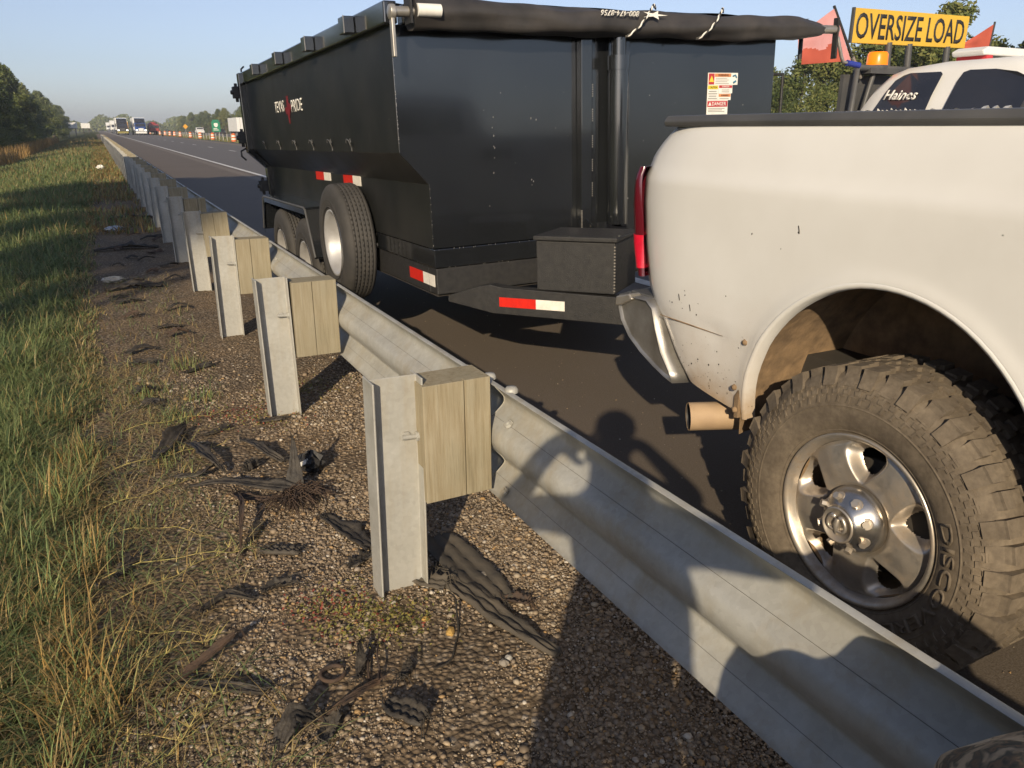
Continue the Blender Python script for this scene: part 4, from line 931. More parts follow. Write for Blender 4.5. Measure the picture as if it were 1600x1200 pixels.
# ---------------------------------------------------------------- dump trailer
TO = Vector((2.725, 6.0, 0.03))
trailer = empty('dump_trailer', TO, (R(-1.0), R(-1.4), 0), label='black tandem axle dump trailer with a rolled tarp hitched behind the white pickup', cat='trailer')
TXL, TXR, TXL2, TXR2, YF, YR = 1.43, 4.02, 1.585, 3.865, 3.97, 8.50
mb = MB()                                                   # the bin as a shell: outer and inner skin, slanted lower sides
outp = [(TXL, 2.0), (TXL, 1.385), (TXL2, 1.215), (TXL2, .872), (TXR2, .872), (TXR2, 1.215), (TXR, 1.385), (TXR, 2.0)]
inp = [(TXL + .05, 2.0), (TXL + .05, 1.40), (TXL2 + .05, 1.235), (TXL2 + .05, .92), (TXR2 - .05, .92), (TXR2 - .05, 1.235), (TXR - .05, 1.40), (TXR - .05, 2.0)]
mb.prism(outp + inp[::-1], 'y', YF + .04, YR - .04)
mb.prism(outp, 'y', YF, YF + .04)
bin_ = mb.build('bin', [M['black'], M['black_side']], trailer, bevel=.004)
for pg in bin_.data.polygons:
    if abs(pg.normal.x) > .5: pg.material_index = 1
for s in (0, 1):
    mb = MB(); x = TXL if s == 0 else TXR
    mb.box(min(x - .035, x + .06), max(x + .035, x - .06), YF - .02, YR, 2.0, 2.105); mb.build('top_rail', M['black'], trailer, bevel=.008)
mb = MB(); mb.box(TXL + .06, TXR - .06, YF - .02, YF + .06, 2.0, 2.09); mb.build('front_rail', M['black'], trailer, bevel=.008)
for y in (4.50, 5.42, 6.40, 7.40):
    mb = MB(); x = TXL - .035; mb.box(x - .062, x - .002, y - .055, y + .055, 2.012, 2.098); q = mb.build('stake_pocket', M['black'], trailer, bevel=.004)
    mb = MB(); mb.box(x - .064, x - .061, y - .058, y - .052, 2.01, 2.10); mb.build('weld_seam', M['bare_steel'], q)
# tailgate with hinges and latch lugs on the rear edge
mb = MB(); mb.prism([(TXL - .02, 2.06), (TXL - .02, 1.36), (TXL2 - .03, 1.19), (TXL2 - .03, .70), (TXR2 + .03, .70), (TXR2 + .03, 1.19), (TXR + .02, 1.36), (TXR + .02, 2.06)], 'y', YR - .035, YR + .03); g = mb.build('tailgate', M['black'], trailer, bevel=.006)
for (z, x) in ((1.93, TXL - .02), (1.50, TXL - .02), (1.02, TXL2 - .03)):
    mb = MB(); mb.box(x - .085, x - .002, YR - .02, YR + .07, z - .055, z + .055); mb.tube([(x - .05, YR + .02, z - .09), (x - .05, YR + .02, z + .085)], .017, 8); mb.tube([(x - .11, YR, z), (x + .0, YR, z)], .022, 8); mb.build('hinge', M['black_tex'], g, bevel=.006)
mb = MB(); mb.tube([(TXL - .06, YR + .01, 1.28), (TXL - .10, YR + .01, 1.32), (TXL - .10, YR + .01, 1.37), (TXL - .04, YR + .01, 1.40)], .010, 6); mb.build('chain_hook', M['black_tex'], g)
mb = MB(); mb.prism([(TXL - .06, 2.10), (TXL + .02, 2.10), (TXL + .02, 1.36), (TXL2 + .02, 1.2), (TXL2 + .02, .62), (TXL2 - .05, .62), (TXL2 - .05, 1.2), (TXL - .06, 1.36)], 'y', YR - .14, YR - .042); mb.build('corner_post', M['black'], trailer, bevel=.006)
mb = MB(); mb.tube([(TXL - .01, YR - .06, 2.105), (TXL - .01, YR - .06, 2.14), (TXL + .02, YR - .05, 2.165)], .009, 6); mb.build('tarp_hook', M['black_tex'], trailer)
# tarp hooks in a row on the side
for y in (4.82, 5.28, 5.80, 6.36, 6.98, 7.66):
    mb = MB(); x = TXL - .002
    for s in (-1, 1): mb.tube([(x - .004, y, 1.405), (x - .016, y + s * .012, 1.452), (x - .022, y + s * .040, 1.462), (x - .022, y + s * .052, 1.440)], .0042, 6)
    mb.tube([(x - .004, y, 1.390), (x - .004, y, 1.420)], .005, 6); mb.build('tie_hook', M['plastic'], trailer)
# front uprights and lift cylinder
mb = MB(); mb.box(2.515, 2.590, YF - .055, YF - .002, .90, 2.0); mb.build('front_upright', M['black'], trailer, bevel=.005)
mb = MB(); mb.box(2.800, 2.850, YF - .050, YF - .002, .90, 2.0); mb.build('front_upright', M['black'], trailer, bevel=.005)
mb = MB(); mb.box(2.60, 2.655, YF - .022, YF - .002, .90, 1.80); mb.build('cylinder_guard', M['black'], trailer, bevel=.004)
mb = MB(); mb.tube([(2.745, YF - .085, .93), (2.745, YF - .085, 1.775)], .062, 24); mb.tube([(2.745, YF - .085, 1.775), (2.745, YF - .085, 1.79)], .058, 24); mb.tube([(2.745, YF - .085, 1.79), (2.745, YF - .085, 1.865)], .065, 24); mb.tube([(2.745, YF - .085, 1.86), (2.745, YF - .085, 2.02)], .042, 18); mb.build('lift_cylinder', M['black'], trailer)
mb = MB(); mb.prism([(YF - .002, 1.00), (YF - .17, .90), (YF - .002, .90)], 'x', 2.545, 2.556); mb.build('gusset', M['black'], trailer)
mb = MB()
for z in np.arange(.92, 1.02, .008): mb.box(2.512, 2.519, YF - .060, YF - .054, z, z + .005)
for z in np.arange(1.05, 1.75, .012):
    if (z * 7.3) % 1 < .55: mb.box(2.587, 2.592, YF - .0575, YF - .054, z, z + .007)
mb.build('weld_bead', M['bare_steel'], trailer)
# welded frame
mb = MB(); mb.box(TXL2 + .005, TXR2 - .005, YF - .008, YF + .10, .765, .868); mb.box(TXL2 + .005, TXL2 + .10, YF + .10, YR, .765, .868); mb.box(TXR2 - .10, TXR2 - .005, YF + .10, YR, .765, .868); mb.build('bed_frame', M['black'], trailer, bevel=.004)
mb = MB(); mb.box(TXL2 + .012, TXR2 - .012, YF - .004, YF + .11, .615, .760); mb.box(TXL2 + .012, TXL2 + .11, YF + .11, YR, .615, .760); mb.box(TXR2 - .11, TXR2 - .012, YF + .11, YR, .615, .760)
for y in np.arange(4.6, 8.4, .6): mb.box(TXL2 + .11, TXR2 - .11, y, y + .06, .62, .75)
mb.build('main_frame', M['black_tex'], trailer, bevel=.004)
mb = MB(); mb.prism([(TXL2 + .02, .60), (TXL2 + .02, .616), (TXR2, .616), (TXR2, .60)], 'y', YF + .02, YR); mb.build('floor_plate', M['dark'], trailer)
# A-frame tongue
A0, A1 = Vector((1.66, 3.97, 0)), Vector((2.68, 2.62, 0)); du = (A1 - A0).normalized(); dn = Vector((-du.y, du.x, 0))
if dn.dot(Vector((1, 1, 0))) < 0: dn = -dn
L = (A1 - A0).length; tongue = MB()
def tongue_bar(mirror):
    mb = MB(); pl = [(0, .570), (.28, .522), (L, .505), (L, .640), (.34, .668), (.27, .680), (.20, .668), (0, .604)]
    q = [A0 + du * a + Vector((0, 0, z)) for a, z in pl]; w = dn * .075; n = len(q)
    vs = q + [p + w for p in q]
    if mirror: vs = [Vector((5.45 - p.x, p.y, p.z)) for p in vs]
    mb.add(vs, [tuple(range(n)), tuple(range(2 * n - 1, n - 1, -1))] + [(i, n + i, n + (i + 1) % n, (i + 1) % n) for i in range(n)]); return mb
tg = tongue_bar(False).build('tongue', M['black_tex'], trailer, bevel=.003, recalc=True); tongue_bar(True).build('tongue', M['black_tex'], trailer, bevel=.003, recalc=True)
mb = MB(); mb.box(2.64, 2.81, 2.50, 2.78, .56, .66); mb.prism([(2.66, .66), (2.79, .66), (2.77, .74), (2.68, .74)], 'y', 2.50, 2.68); mb.build('coupler', M['black_tex'], trailer, bevel=.012)
def strip(name, p, u, v, n, split, parent, off=.0025):
    """reflective sticker on the plane through p with edges u (length), v (up)"""
    p, u, v, n = Vector(p), Vector(u), Vector(v), Vector(n).normalized(); mb = MB()
    mb.obox(p + n * .0006, u * split, v, n * off, 0); mb.obox(p + u * split + n * .0006, u * (1 - split), v, n * off, 1)
    return mb.build(name, [M['refl_red'], M['refl_white']], parent)
s0 = .295
strip('reflector', A0 + du * .325 + Vector((0, 0, .563)), du * .385, (0, 0, .052), -dn, .57, trailer)
strip('reflector', (TXL2 + .012, 4.40, .655), (0, -.405, 0), (0, 0, .066), (-1, 0, 0), .56, trailer)
strip('reflector', (TXL2, 6.48, 1.155), (0, -.46, .004), (0, 0, .066), (-1, 0, 0), .56, trailer)
strip('reflector', (TXL2, 5.66, 1.150), (0, -.43, .004), (0, 0, .066), (-1, 0, 0), .56, trailer)
# tongue box set along the A-frame
bu = du; B0 = A0 + du * .545 + dn * .012
mb = MB(); mb.obox(B0 + Vector((0, 0, .665)), bu * .435, dn * .36, (0, 0, .262)); tb = mb.build('tool_box', M['black_tex'], trailer, bevel=.006, recalc=True)
mb = MB(); mb.obox(B0 - bu * .012 - dn * .012 + Vector((0, 0, .930)), bu * .459, dn * .384, (0, 0, .024)); mb.build('lid', M['black_tex'], tb, bevel=.005, recalc=True)
mb = MB()
for z in np.arange(.68, .92, .016): mb.obox(B0 + bu * .43 - dn * .002 + Vector((0, 0, z)), bu * .008, dn * .006, (0, 0, .006))
mb.build('weld_bead', M['bare_steel'], tb)
# jack on the tongue behind the box
mb = MB(); mb.tube([(2.725, 3.0, .35), (2.725, 3.0, .92)], .035, 14); mb.tube([(2.725, 3.0, .20), (2.725, 3.0, .35)], .028, 14); mb.box(2.66, 2.79, 2.94, 3.06, .18, .20); mb.build('jack', M['black_tex'], trailer)
# fender over the two left wheels, and its twin
for s in (1, -1):
    mx = (lambda x: x) if s > 0 else (lambda x: 5.45 - x)
    prof = [(5.80, .62), (5.98, .958), (6.02, .972), (7.66, .968), (7.72, .955), (7.86, .66)]
    mb = MB(); P = []
    for x, dz in ((1.355, -.04), (1.350, .0), (1.585, .004)): P.append([(mx(x), y, z + dz) for y, z in prof])
    mb.grid(P, smooth=False); P2 = [[(a, b + (.012 if b < 6 else -.012 if b > 7.7 else 0), c - .012) for a, b, c in r] for r in P]; mb.grid(P2, smooth=False); f = mb.build('fender', M['black'], trailer)
    mb = MB(); mb.tube([(mx(1.352), y, z) for y, z in prof], .009, 6); mb.build('fender_edge', M['plastic'], f)
    mb = MB(); mb.tube([(mx(1.575), 6.4, .90), (mx(1.40), 6.35, .95)], .012, 6); mb.tube([(mx(1.40), 6.03, .90), (mx(1.575), 6.06, .70)], .014, 6); mb.build('brace', M['black_tex'], f)
for (y, z) in ((6.28, .465), (7.20, .475)):
    plain_wheel((1.375, y, z), 1, .405, .205, trailer)
    w = plain_wheel((5.45 - 1.375, y, z - .07), -1, .405, .205, trailer)
plain_wheel((1.365, 5.30, .782), 1, .395, .205, trailer, name='spare_wheel')
mb = MB(); mb.tube([(1.44, 5.30, .782), (1.59, 5.30, .782)], .03, 10); mb.box(1.555, 1.59, 5.12, 5.48, .70, .86); mb.build('spare_bracket', M['black_tex'], trailer)
for y in (6.28, 7.20):
    mb = MB(); mb.tube([(1.5, y, .45), (3.95, y, .42)], .045, 10); mb.build('axle', M['dark'], trailer)
# maker's badge on the side: words either side of a red state-shaped emblem
lettering('lettering', 'TEXAS', (TXL - .002, 6.86, 1.728), (0, -1, 0), (0, 0, 1), .37, .088, M['white'], trailer, bold=.004)
lettering('lettering', 'PRIDE', (TXL - .002, 6.22, 1.714), (0, -1, 0), (0, 0, 1), .37, .088, M['white'], trailer, bold=.004)
tex_o = [(-.10, .42), (.16, .42), (.16, .18), (.50, .10), (.55, -.10), (.40, -.16), (.16, -.40), (.14, -.62), (.02, -.55), (-.10, -.28), (-.22, -.22), (-.32, -.28), (-.50, .0), (-.10, .02)]
mb = MB(); vs = [(TXL - .004, 6.54 - a * .20, 1.712 + b * .20) for a, b in tex_o]; n = len(vs); mb.add(vs + [(x + .003, y, z) for x, y, z in vs], [tuple(range(n))] + [(i, n + i, n + (i + 1) % n, (i + 1) % n) for i in range(n)]); mb.build('emblem', M['emblem_red'], trailer)
# safety stickers
YS = YF - .0025
def card(parent, x0, x1, z0, z1, m, d=.0, name='panel'):
    mb = MB(); mb.box(x0, x1, YS - .0015 - d, YS - d, z0, z1); return mb.build(name, m, parent)
stk = card(trailer, 3.470, 3.712, 1.715, 1.785, M['white'], name='warning_sticker')
card(stk, 3.476, 3.520, 1.718, 1.781, M['sticker_red'], .002); mb = MB(); mb.prism([(3.479, 1.732), (3.517, 1.732), (3.498, 1.768)], 'y', YS - .0045, YS - .0035); mb.build('hazard_mark', M['sticker_yellow'], stk)
card(stk, 3.524, 3.655, 1.762, 1.781, M['sticker_orange'], .002); lettering('lettering', 'WARNING', (3.592, YS - .0038, 1.7715), (1, 0, 0), (0, 0, 1), .085, .013, M['ink'], stk, bold=.01, extrude=.0008)
for k in range(4): card(stk, 3.530, 3.640 - .015 * (k % 2), 1.722 + .010 * k, 1.725 + .010 * k, M['ink_grey'], .002, 'text_line')
mb = MB(); mb.tube([(3.668, YS - .003, 1.765), (3.690, YS - .003, 1.772), (3.700, YS - .003, 1.757)], .005, 6); mb.tube([(3.674, YS - .003, 1.727), (3.695, YS - .003, 1.738)], .006, 6); mb.build('pictogram', M['sticker_blue'], stk)
stk = card(trailer, 3.470, 3.556, 1.625, 1.714, M['white'], name='caution_sticker'); card(stk, 3.473, 3.553, 1.690, 1.711, M['sticker_yellow'], .002); lettering('lettering', 'CAUTION', (3.515, YS - .0038, 1.7005), (1, 0, 0), (0, 0, 1), .060, .012, M['ink'], stk, bold=.01, extrude=.0008)
for k in range(4): card(stk, 3.478 + .004 * (k % 2), 3.548 - .005 * (k % 2), 1.632 + .014 * k, 1.638 + .014 * k, M['ink_grey'], .002, 'text_line')
stk = card(trailer, 3.558, 3.672, 1.665, 1.714, M['white'], name='danger_sticker'); card(stk, 3.562, 3.668, 1.697, 1.712, M['sticker_red'], .002); lettering('lettering', 'DANGER', (3.615, YS - .0038, 1.7045), (1, 0, 0), (0, 0, 1), .06, .010, M['white'], stk, bold=.01, extrude=.0008)
for k in range(2): card(stk, 3.585, 3.645, 1.672 + .011 * k, 1.676 + .011 * k, M['ink_grey'], .002, 'text_line')
stk = card(trailer, 3.558, 3.662, 1.625, 1.664, M['white'], name='warning_sticker'); card(stk, 3.562, 3.658, 1.645, 1.661, M['sticker_orange'], .002); lettering('lettering', 'WARNING', (3.610, YS - .0038, 1.653), (1, 0, 0), (0, 0, 1), .06, .010, M['ink'], stk, bold=.01, extrude=.0008); card(stk, 3.57, 3.645, 1.632, 1.636, M['ink_grey'], .002, 'text_line')
stk = card(trailer, 3.470, 3.640, 1.52, 1.624, M['white'], name='danger_sticker'); card(stk, 3.474, 3.636, 1.586, 1.620, M['sticker_red'], .002); lettering('lettering', 'DANGER', (3.568, YS - .0038, 1.603), (1, 0, 0), (0, 0, 1), .115, .022, M['white'], stk, bold=.015, extrude=.0008)
mb = MB(); mb.prism([(3.480, 1.593), (3.506, 1.593), (3.493, 1.615)], 'y', YS - .0045, YS - .0035); mb.build('hazard_mark', M['white'], stk)
for k in range(3): card(stk, 3.482, 3.615 - .02 * (k % 2), 1.556 + .009 * k, 1.560 + .009 * k, M['ink_grey'], .002, 'text_line')
# paint chips and weld spatter catching the light along the edges
mb = MB(); r7 = random.Random(8)
def chip(x, y, z, s, ax):
    s *= .8; a, b = s * r7.uniform(.5, 1), s * r7.uniform(.5, 1.8)
    if ax == 'y': mb.add([(x - a, y, z - b), (x + a * .7, y, z - b * .8), (x + a, y, z + b * .6), (x - a * .6, y, z + b)], [(0, 1, 2, 3)])
    else: mb.add([(x, y - a, z - b), (x, y + a * .7, z - b * .8), (x, y + a, z + b * .6), (x, y - a * .6, z + b)], [(0, 1, 2, 3)])
for _ in range(34): chip(TXL + .004, YF - .0012, r7.uniform(1.40, 1.95), .003, 'y')
for _ in range(14): chip(TXL2 + .004, YF - .0012, r7.uniform(.88, 1.2), .003, 'y')
for _ in range(34): chip(r7.uniform(TXL2, 2.5), YF - .0095, .765 + .102 * r7.choice([0, 1]) + r7.gauss(0, .002), .0028, 'y')
for _ in range(26): chip(r7.uniform(1.62, 3.8), YF - .0012, r7.uniform(.95, 1.85), .0035 * r7.random() ** 2 + .001, 'y')
for _ in range(5): chip(r7.gauss(2.23, .02), YF - .0012, r7.uniform(1.1, 1.6), .0045, 'y')
for _ in range(7): chip(r7.gauss(1.98, .004), YF - .0012, r7.uniform(1.1, 1.7), .004, 'y')
for _ in range(24): chip(TXL2 + .0035, r7.uniform(4.0, 5.2), .765 + .102 * r7.choice([0, 1]) + r7.gauss(0, .002), .003, 'x')
for _ in range(18): chip(TXL - .0012, r7.uniform(4.0, 8.3), r7.uniform(1.4, 1.98), .0035 * r7.random() ** 2 + .001, 'x')
tag(mb.build('paint_chips', M['bare_steel'], trailer), None, None, None, 'stuff')
# rolled tarp over the front rail
YT, ZT = 3.855, 2.035
mb = MB(); P = []; nx, na = 90, 28
for i in range(nx + 1):
    x = 1.50 + (4.30 - 1.50) * i / nx; e = np.clip((4.30 - x) / .22, 0, 1); rad = .069 - .008 * (x - 1.5) / 2.8
    rad = rad * (0.40 + .60 * e ** .7) + .012 * math.exp(-((x - 1.52) / .09) ** 2)
    row = []
    for k in range(na + 1):
        th = 2 * PI * k / na
        w = .0035 * math.sin(7 * x + 3 * th) + .003 * math.sin(17 * x - 2 * th) + .004 * math.sin(3.1 * x + 5 * th) + .005 * max(0, math.sin(th * 1.0 + 2.3 * math.sin(1.7 * x))) ** 6
        rr = rad + w; row.append((x, YT + rr * math.cos(th), ZT - .010 * math.sin((x - 1.5) * 1.1) + .004 * math.sin(5 * x) + rr * math.sin(th) * 1.05))
    P.append(row)
mb.grid(P); mb.add(P[0][:-1], [tuple(range(na))]); mb.add(P[-1][:-1], [tuple(range(na))])
# loose flap running back over the rail
Fp = []
for i in range(nx + 1):
    x = 1.50 + 2.70 * i / nx; s = .008 * math.sin(6 * x) + .005 * math.sin(15 * x)
    Fp.append([(x, YT + .02, ZT + .066 + s * .4), (x, YF - .01, 2.088 + s), (x, YF + .10, 2.112 + s), (x, YF + .30, 2.108 + s)])
mb.grid(Fp, flip=True); tarp = mb.build('tarp', M['tarp'], trailer)
off_t = root_origin(trailer)
lettering('lettering', '800-474-8756', (2.67, YT - .0875, ZT + .030), (-1, 0, 0), (0, .42, -1), .25, .030, M['white'], tarp, bold=.02)
mb = MB(); star = [(math.cos(a) * (.020 if i % 2 else .062) * 1.5, math.sin(a) * (.008 if i % 2 else .024)) for i, a in enumerate([PI / 5 * j for j in range(10)])]
vs = [(2.90 + a, YT - .086 + .42 * -b * -1 * .4, ZT + .030 + b) for a, b in star]; mb.add(vs, [tuple(range(10))]); mb.build('printed_star', M['white'], tarp)
# rope wraps: light and dark twisted strands round the roll
for x0 in (2.78, 3.28):
    for ph, m in ((0, 'white'), (PI, 'ink')):
        pts = []
        for i in range(60):
            f = i / 59; th = PI * .36 + f * PI * .98; x = x0 + .22 - .26 * f; tw = ph + f * 34; rr = .088
            c = Vector((x, YT + rr * math.cos(th), ZT + rr * math.sin(th) * 1.05)); n = Vector((0, math.cos(th), math.sin(th)))
            pts.append(c + n * .0045 * math.cos(tw) + Vector((1, 0, 0)) * .0045 * math.sin(tw))
        MB().tube(pts, .0048, 6).build('rope_strand', M[m], tarp)
# roller tube ends, crank arms
mb = MB(); mb.tube([(1.395, YT - .03, ZT + .002), (1.50, YT - .03, ZT + .004)], .024, 16); mb.build('roller_tube', M['bare_steel'], tarp)
mb = MB(); mb.tube([(1.505, YT - .075, ZT + .006), (1.625, YT - .075, ZT + .006)], .030, 18); mb.build('tube_sleeve', M['white'], tarp)
mb = MB(); mb.box(1.383, 1.400, YT - .05, YT - .015, ZT - .20, ZT + .03); mb.lathe([(0, -.02), (.035, -.015), (.035, .01)], (1.395, YT - .03, ZT), 'x', 14); mb.build('crank_strap', M['bare_steel'], tarp, bevel=.003)
mb = MB(); mb.box(1.475, 1.487, YT - .065, YT + .02, ZT - .05, ZT + .12); mb.build('stop_bracket', M['black_tex'], tarp)
mb = MB(); mb.tube([(4.28, YT, ZT + .004), (4.43, YT, ZT + .006)], .026, 16); mb.build('roller_tube', M['bare_steel'], tarp)
mb = MB(); mb.box(4.405, 4.418, YT - .03, YT + .012, ZT - .17, ZT + .075); mb.build('crank_arm', M['black_tex'], tarp, bevel=.003)
mb = MB(); mb.tube([(4.42, YT - .02, ZT - .04), (4.46, YT - .03, ZT - .16), (4.48, YT - .03, ZT - .19), (4.52, YT - .04, ZT - .198)], .011, 8); mb.build('crank_handle', M['bare_steel'], tarp)
mb = MB(); mb.tube([(4.505, YT - .04, ZT - .196), (4.61, YT - .05, ZT - .212)], .019, 12); mb.build('handle_grip', M['blue_grip'], tarp)
mb = MB(); mb.tube([(4.27, YF + .03, ZT - .16), (4.27, YF + .03, ZT + .03)], .014, 8); mb.tube([(4.05, YF + .03, 2.05), (4.27, YF + .03, 2.05)], .014, 8); mb.tube([(4.12, YF + .02, 1.40), (4.12, YF + .02, 1.78)], .010, 6); mb.tube([(4.02, YF + .02, 1.78), (4.12, YF + .02, 1.78)], .010, 6); mb.tube([(4.02, YF + .02, 1.40), (4.12, YF + .02, 1.40)], .010, 6); mb.build('side_bracket', M['black_tex'], trailer)

# ---------------------------------------------------------------- escort pickup in the traffic lane
PB = Vector((7.1, 3.4, 0.026))
pilot = empty('escort_pickup', PB, label='white escort pickup with yellow OVERSIZE LOAD sign, amber beacon and flags driving past', cat='pickup truck')
pilot.rotation_euler = (0, 0, 0)
def psec(y, xo, xi, zl, zb, zr): return cab_section(y, xo, xi, zl, zb, zr, 7.1)
loft(pilot, 'cab', M['van_white'], [psec(5.26, .99, .86, .5, 1.30, 1.535), psec(5.18, 1.0, .88, .5, 1.30, 1.695), psec(5.07, 1.0, .84, .5, 1.30, 1.875), psec(4.96, 1.0, .80, .5, 1.30, 1.980), psec(4.82, 1.0, .79, .5, 1.30, 2.025), psec(4.44, 1.0, .80, .5, 1.29, 2.055), psec(3.84, 1.0, .80, .5, 1.28, 2.055), psec(3.44, 1.0, .77, .5, 1.27, 2.005), psec(3.00, 1.0, .76, .5, 1.26, 1.820), psec(2.62, 1.0, .78, .5, 1.24, 1.500), psec(2.35, 1.0, .84, .5, 1.22, 1.300)])
loft(pilot, 'bonnet', M['van_white'], [psec(2.36, 1.0, .84, .7, 1.20, 1.30), psec(1.6, .98, .82, .7, 1.16, 1.27), psec(1.05, .93, .76, .7, 1.08, 1.18)])
loft(pilot, 'bed', M['van_white'], [psec(7.15, .98, .94, .55, 1.28, 1.32), psec(6.0, 1.0, .96, .50, 1.30, 1.34), psec(5.30, 1.0, .96, .50, 1.30, 1.34)])
def pglass(pts, s=1):
    mb = MB(); vs = []
    for (y, z) in pts:
        h = 1.0 - (z - 1.30) / .655 * .17 + .004 + (-.012 if z > 1.915 else 0) + .012
        vs.append((7.1 - s * h, y + .14, z + .02))
    mb.add(vs, [tuple(range(len(vs)))]); return mb
for s in (1, -1):
    w = pglass([(4.93, 1.40), (4.84, 1.64), (4.76, 1.80), (4.70, 1.885), (4.64, 1.925), (4.58, 1.94), (4.30, 1.935), (4.27, 1.915), (4.31, 1.75), (4.36, 1.40)], s).build('rear_door_window', M['glass'], pilot)
    if s == 1:
        lettering('lettering', 'Haines', (6.195, 4.74, 1.785), (0, -1, -.02), (.27, 0, 1), .33, .085, M['white'], w, bold=.03, shear=.35)
        mb = MB()
        for q in range(9):
            yy = 4.92 - q * .045; mb.tube([(6.160, yy, 1.635), (6.156, yy - .010, 1.660 + .014 * (q % 3 == 0)), (6.158, yy - .024, 1.652), (6.162, yy - .030, 1.630)], .0075, 6)
        mb.build('window_script', M['white'], w)
    pglass([(4.22, 1.40), (4.17, 1.64), (4.12, 1.86), (4.10, 1.92), (4.05, 1.935), (3.84, 1.93), (3.66, 1.90), (3.46, 1.81), (3.25, 1.66), (3.00, 1.40)], s).build('front_door_window', M['glass'], pilot)
    mb = MB(); x = 7.1 - s * 1.14; mb.prism([(x - .13, 1.50), (x + .10, 1.50), (x + .12, 1.60), (x + .08, 1.70), (x - .09, 1.71), (x - .14, 1.62)], 'y', 3.38, 3.50); mb.box(min(x, x + s * .2), max(x, x + s * .2), 3.41, 3.46, 1.46, 1.53); mb.build('door_mirror', M['plastic'], pilot, bevel=.02)
mb = MB(); mb.add([(6.42, 2.93, 1.80), (7.78, 2.93, 1.80), (7.95, 2.40, 1.34), (6.25, 2.40, 1.34)], [(0, 1, 2, 3)]); mb.build('windscreen', M['glass'], pilot)
mb = MB(); mb.box(6.2, 8.0, .95, 1.05, .5, .78); mb.build('front_bumper', M['chrome'], pilot, bevel=.03)
for (x, y, s) in ((6.14, 1.85, 1), (6.14, 5.95, 1), (8.06, 1.85, -1), (8.06, 5.95, -1)): plain_wheel((x, y, .41), s, .385, .25, pilot, rimr=.22)
# rack behind the cab
mb = MB(); mb.box(6.15, 8.05, 5.32, 5.36, 1.32, 1.98)
mb.tube([(6.13, 5.20, 1.25), (6.17, 5.20, 2.03), (8.03, 5.20, 2.03), (8.07, 5.20, 1.25)], .030, 8); mb.box(6.30, 6.70, 5.16, 5.36, 1.985, 2.03)
mb.tube([(6.42, 5.22, 2.01), (6.22, 5.20, 1.35)], .024, 8)
for x in (6.62, 6.90, 7.45): mb.tube([(x, 5.25, 2.0), (x - .02, 5.25, 2.26)], .030, 8)
rack = mb.build('headache_rack', M['plastic'], pilot)
mb = MB(); mb.lathe([(.0, .135), (.075, .13), (.088, .11), (.092, .02), (.09, .0)], (6.49, 5.26, 2.045), 'z', 24); bc = mb.build('beacon', M['amber'], pilot)
mb = MB(); mb.lathe([(.085, .02), (.095, .015), (.10, -.03), (0, -.03)], (6.49, 5.26, 2.045), 'z', 24); mb.build('beacon_base', M['plastic'], bc)
# sign
mb = MB(); mb.obox((6.09, 5.245, 2.235), (1.60, 0, .020), (0, 0, .285), (0, .022, 0)); sg = mb.build('oversize_sign', M['sign_yellow'], pilot, bevel=.004, recalc=True)
mb = MB(); mb.obox((6.085, 5.243, 2.235), (.02, 0, 0), (0, 0, .288), (0, .026, 0)); mb.build('sign_hem', M['plastic'], sg)
lettering('lettering', 'OVERSIZE LOAD', (6.885, 5.2435, 2.388), (1, 0, .0125), (0, 0, 1), 1.50, .215, M['ink'], sg, bold=.012)
# flags on staffs
mb = MB(); mb.tube([(6.31, 5.27, 1.95), (6.17, 5.27, 2.12)], .018, 8); mb.build('staff_socket', M['bare_steel'], pilot)
mb = MB(); mb.tube([(6.19, 5.27, 2.09), (5.862, 5.27, 2.52)], .012, 8); mb.build('flag_staff', M['ink'], pilot)
def flag(name, c00, c10, c11, c01, amp, mats, split=None):
    mb = MB(); P = []; c00, c10, c11, c01 = map(Vector, (c00, c10, c11, c01)); n = 22
    for i in range(n + 1):
        row = []
        for j in range(n + 1):
            u, v = i / n, j / n; p = (c00 * (1 - u) + c10 * u) * (1 - v) + (c01 * (1 - u) + c11 * u) * v
            row.append(p + Vector((0, amp * u * (math.sin(5 * u + 2.2 * v) + .5 * math.sin(9 * v - 3 * u)), amp * .3 * u * math.sin(7 * v))))
        P.append(row)
    mb.grid(P)
    if split:
        for f in range(len(mb.f)):
            i, j = divmod(f, n); mb.mi[f] = 1 if split(i / n, j / n) else 0
    return mb.build(name, mats, pilot)
flag('flag', (6.155, 5.268, 2.09), (5.56, 5.30, 2.04), (5.50, 5.30, 2.27), (5.868, 5.268, 2.50), .018, [M['flag_pink'], M['flag_red']], lambda u, v: v < .42 - .25 * abs(u - .65) + .10 * math.sin(9 * u) and u > .18)
mb = MB(); mb.tube([(8.10, 5.27, 2.10), (8.13, 5.27, 2.52)], .010, 8); mb.build('flag_staff', M['ink'], pilot)
flag('flag', (8.11, 5.27, 2.24), (7.72, 5.29, 2.23), (7.74, 5.29, 2.31), (8.125, 5.27, 2.50), .01, [M['flag_red']])
# roof light bar
mb = MB(); mb.prism([(6.45, 2.075), (6.43, 2.11), (6.50, 2.14), (7.70, 2.14), (7.77, 2.11), (7.75, 2.075)], 'y', 4.22, 4.50); lb = mb.build('light_bar', M['trailer_white'], pilot, bevel=.012)
mb = MB(); mb.box(6.60, 6.72, 4.26, 4.46, 2.012, 2.075); mb.box(7.48, 7.60, 4.26, 4.46, 2.012, 2.075); mb.box(6.75, 7.4, 4.30, 4.42, 2.045, 2.075); mb.build('bar_mount', M['plastic'], lb)
for xx in (6.50, 7.62): mb = MB(); mb.box(xx, xx + .08, 4.23, 4.49, 2.045, 2.075); mb.build('marker_lamp', M['sticker_red'], lb)

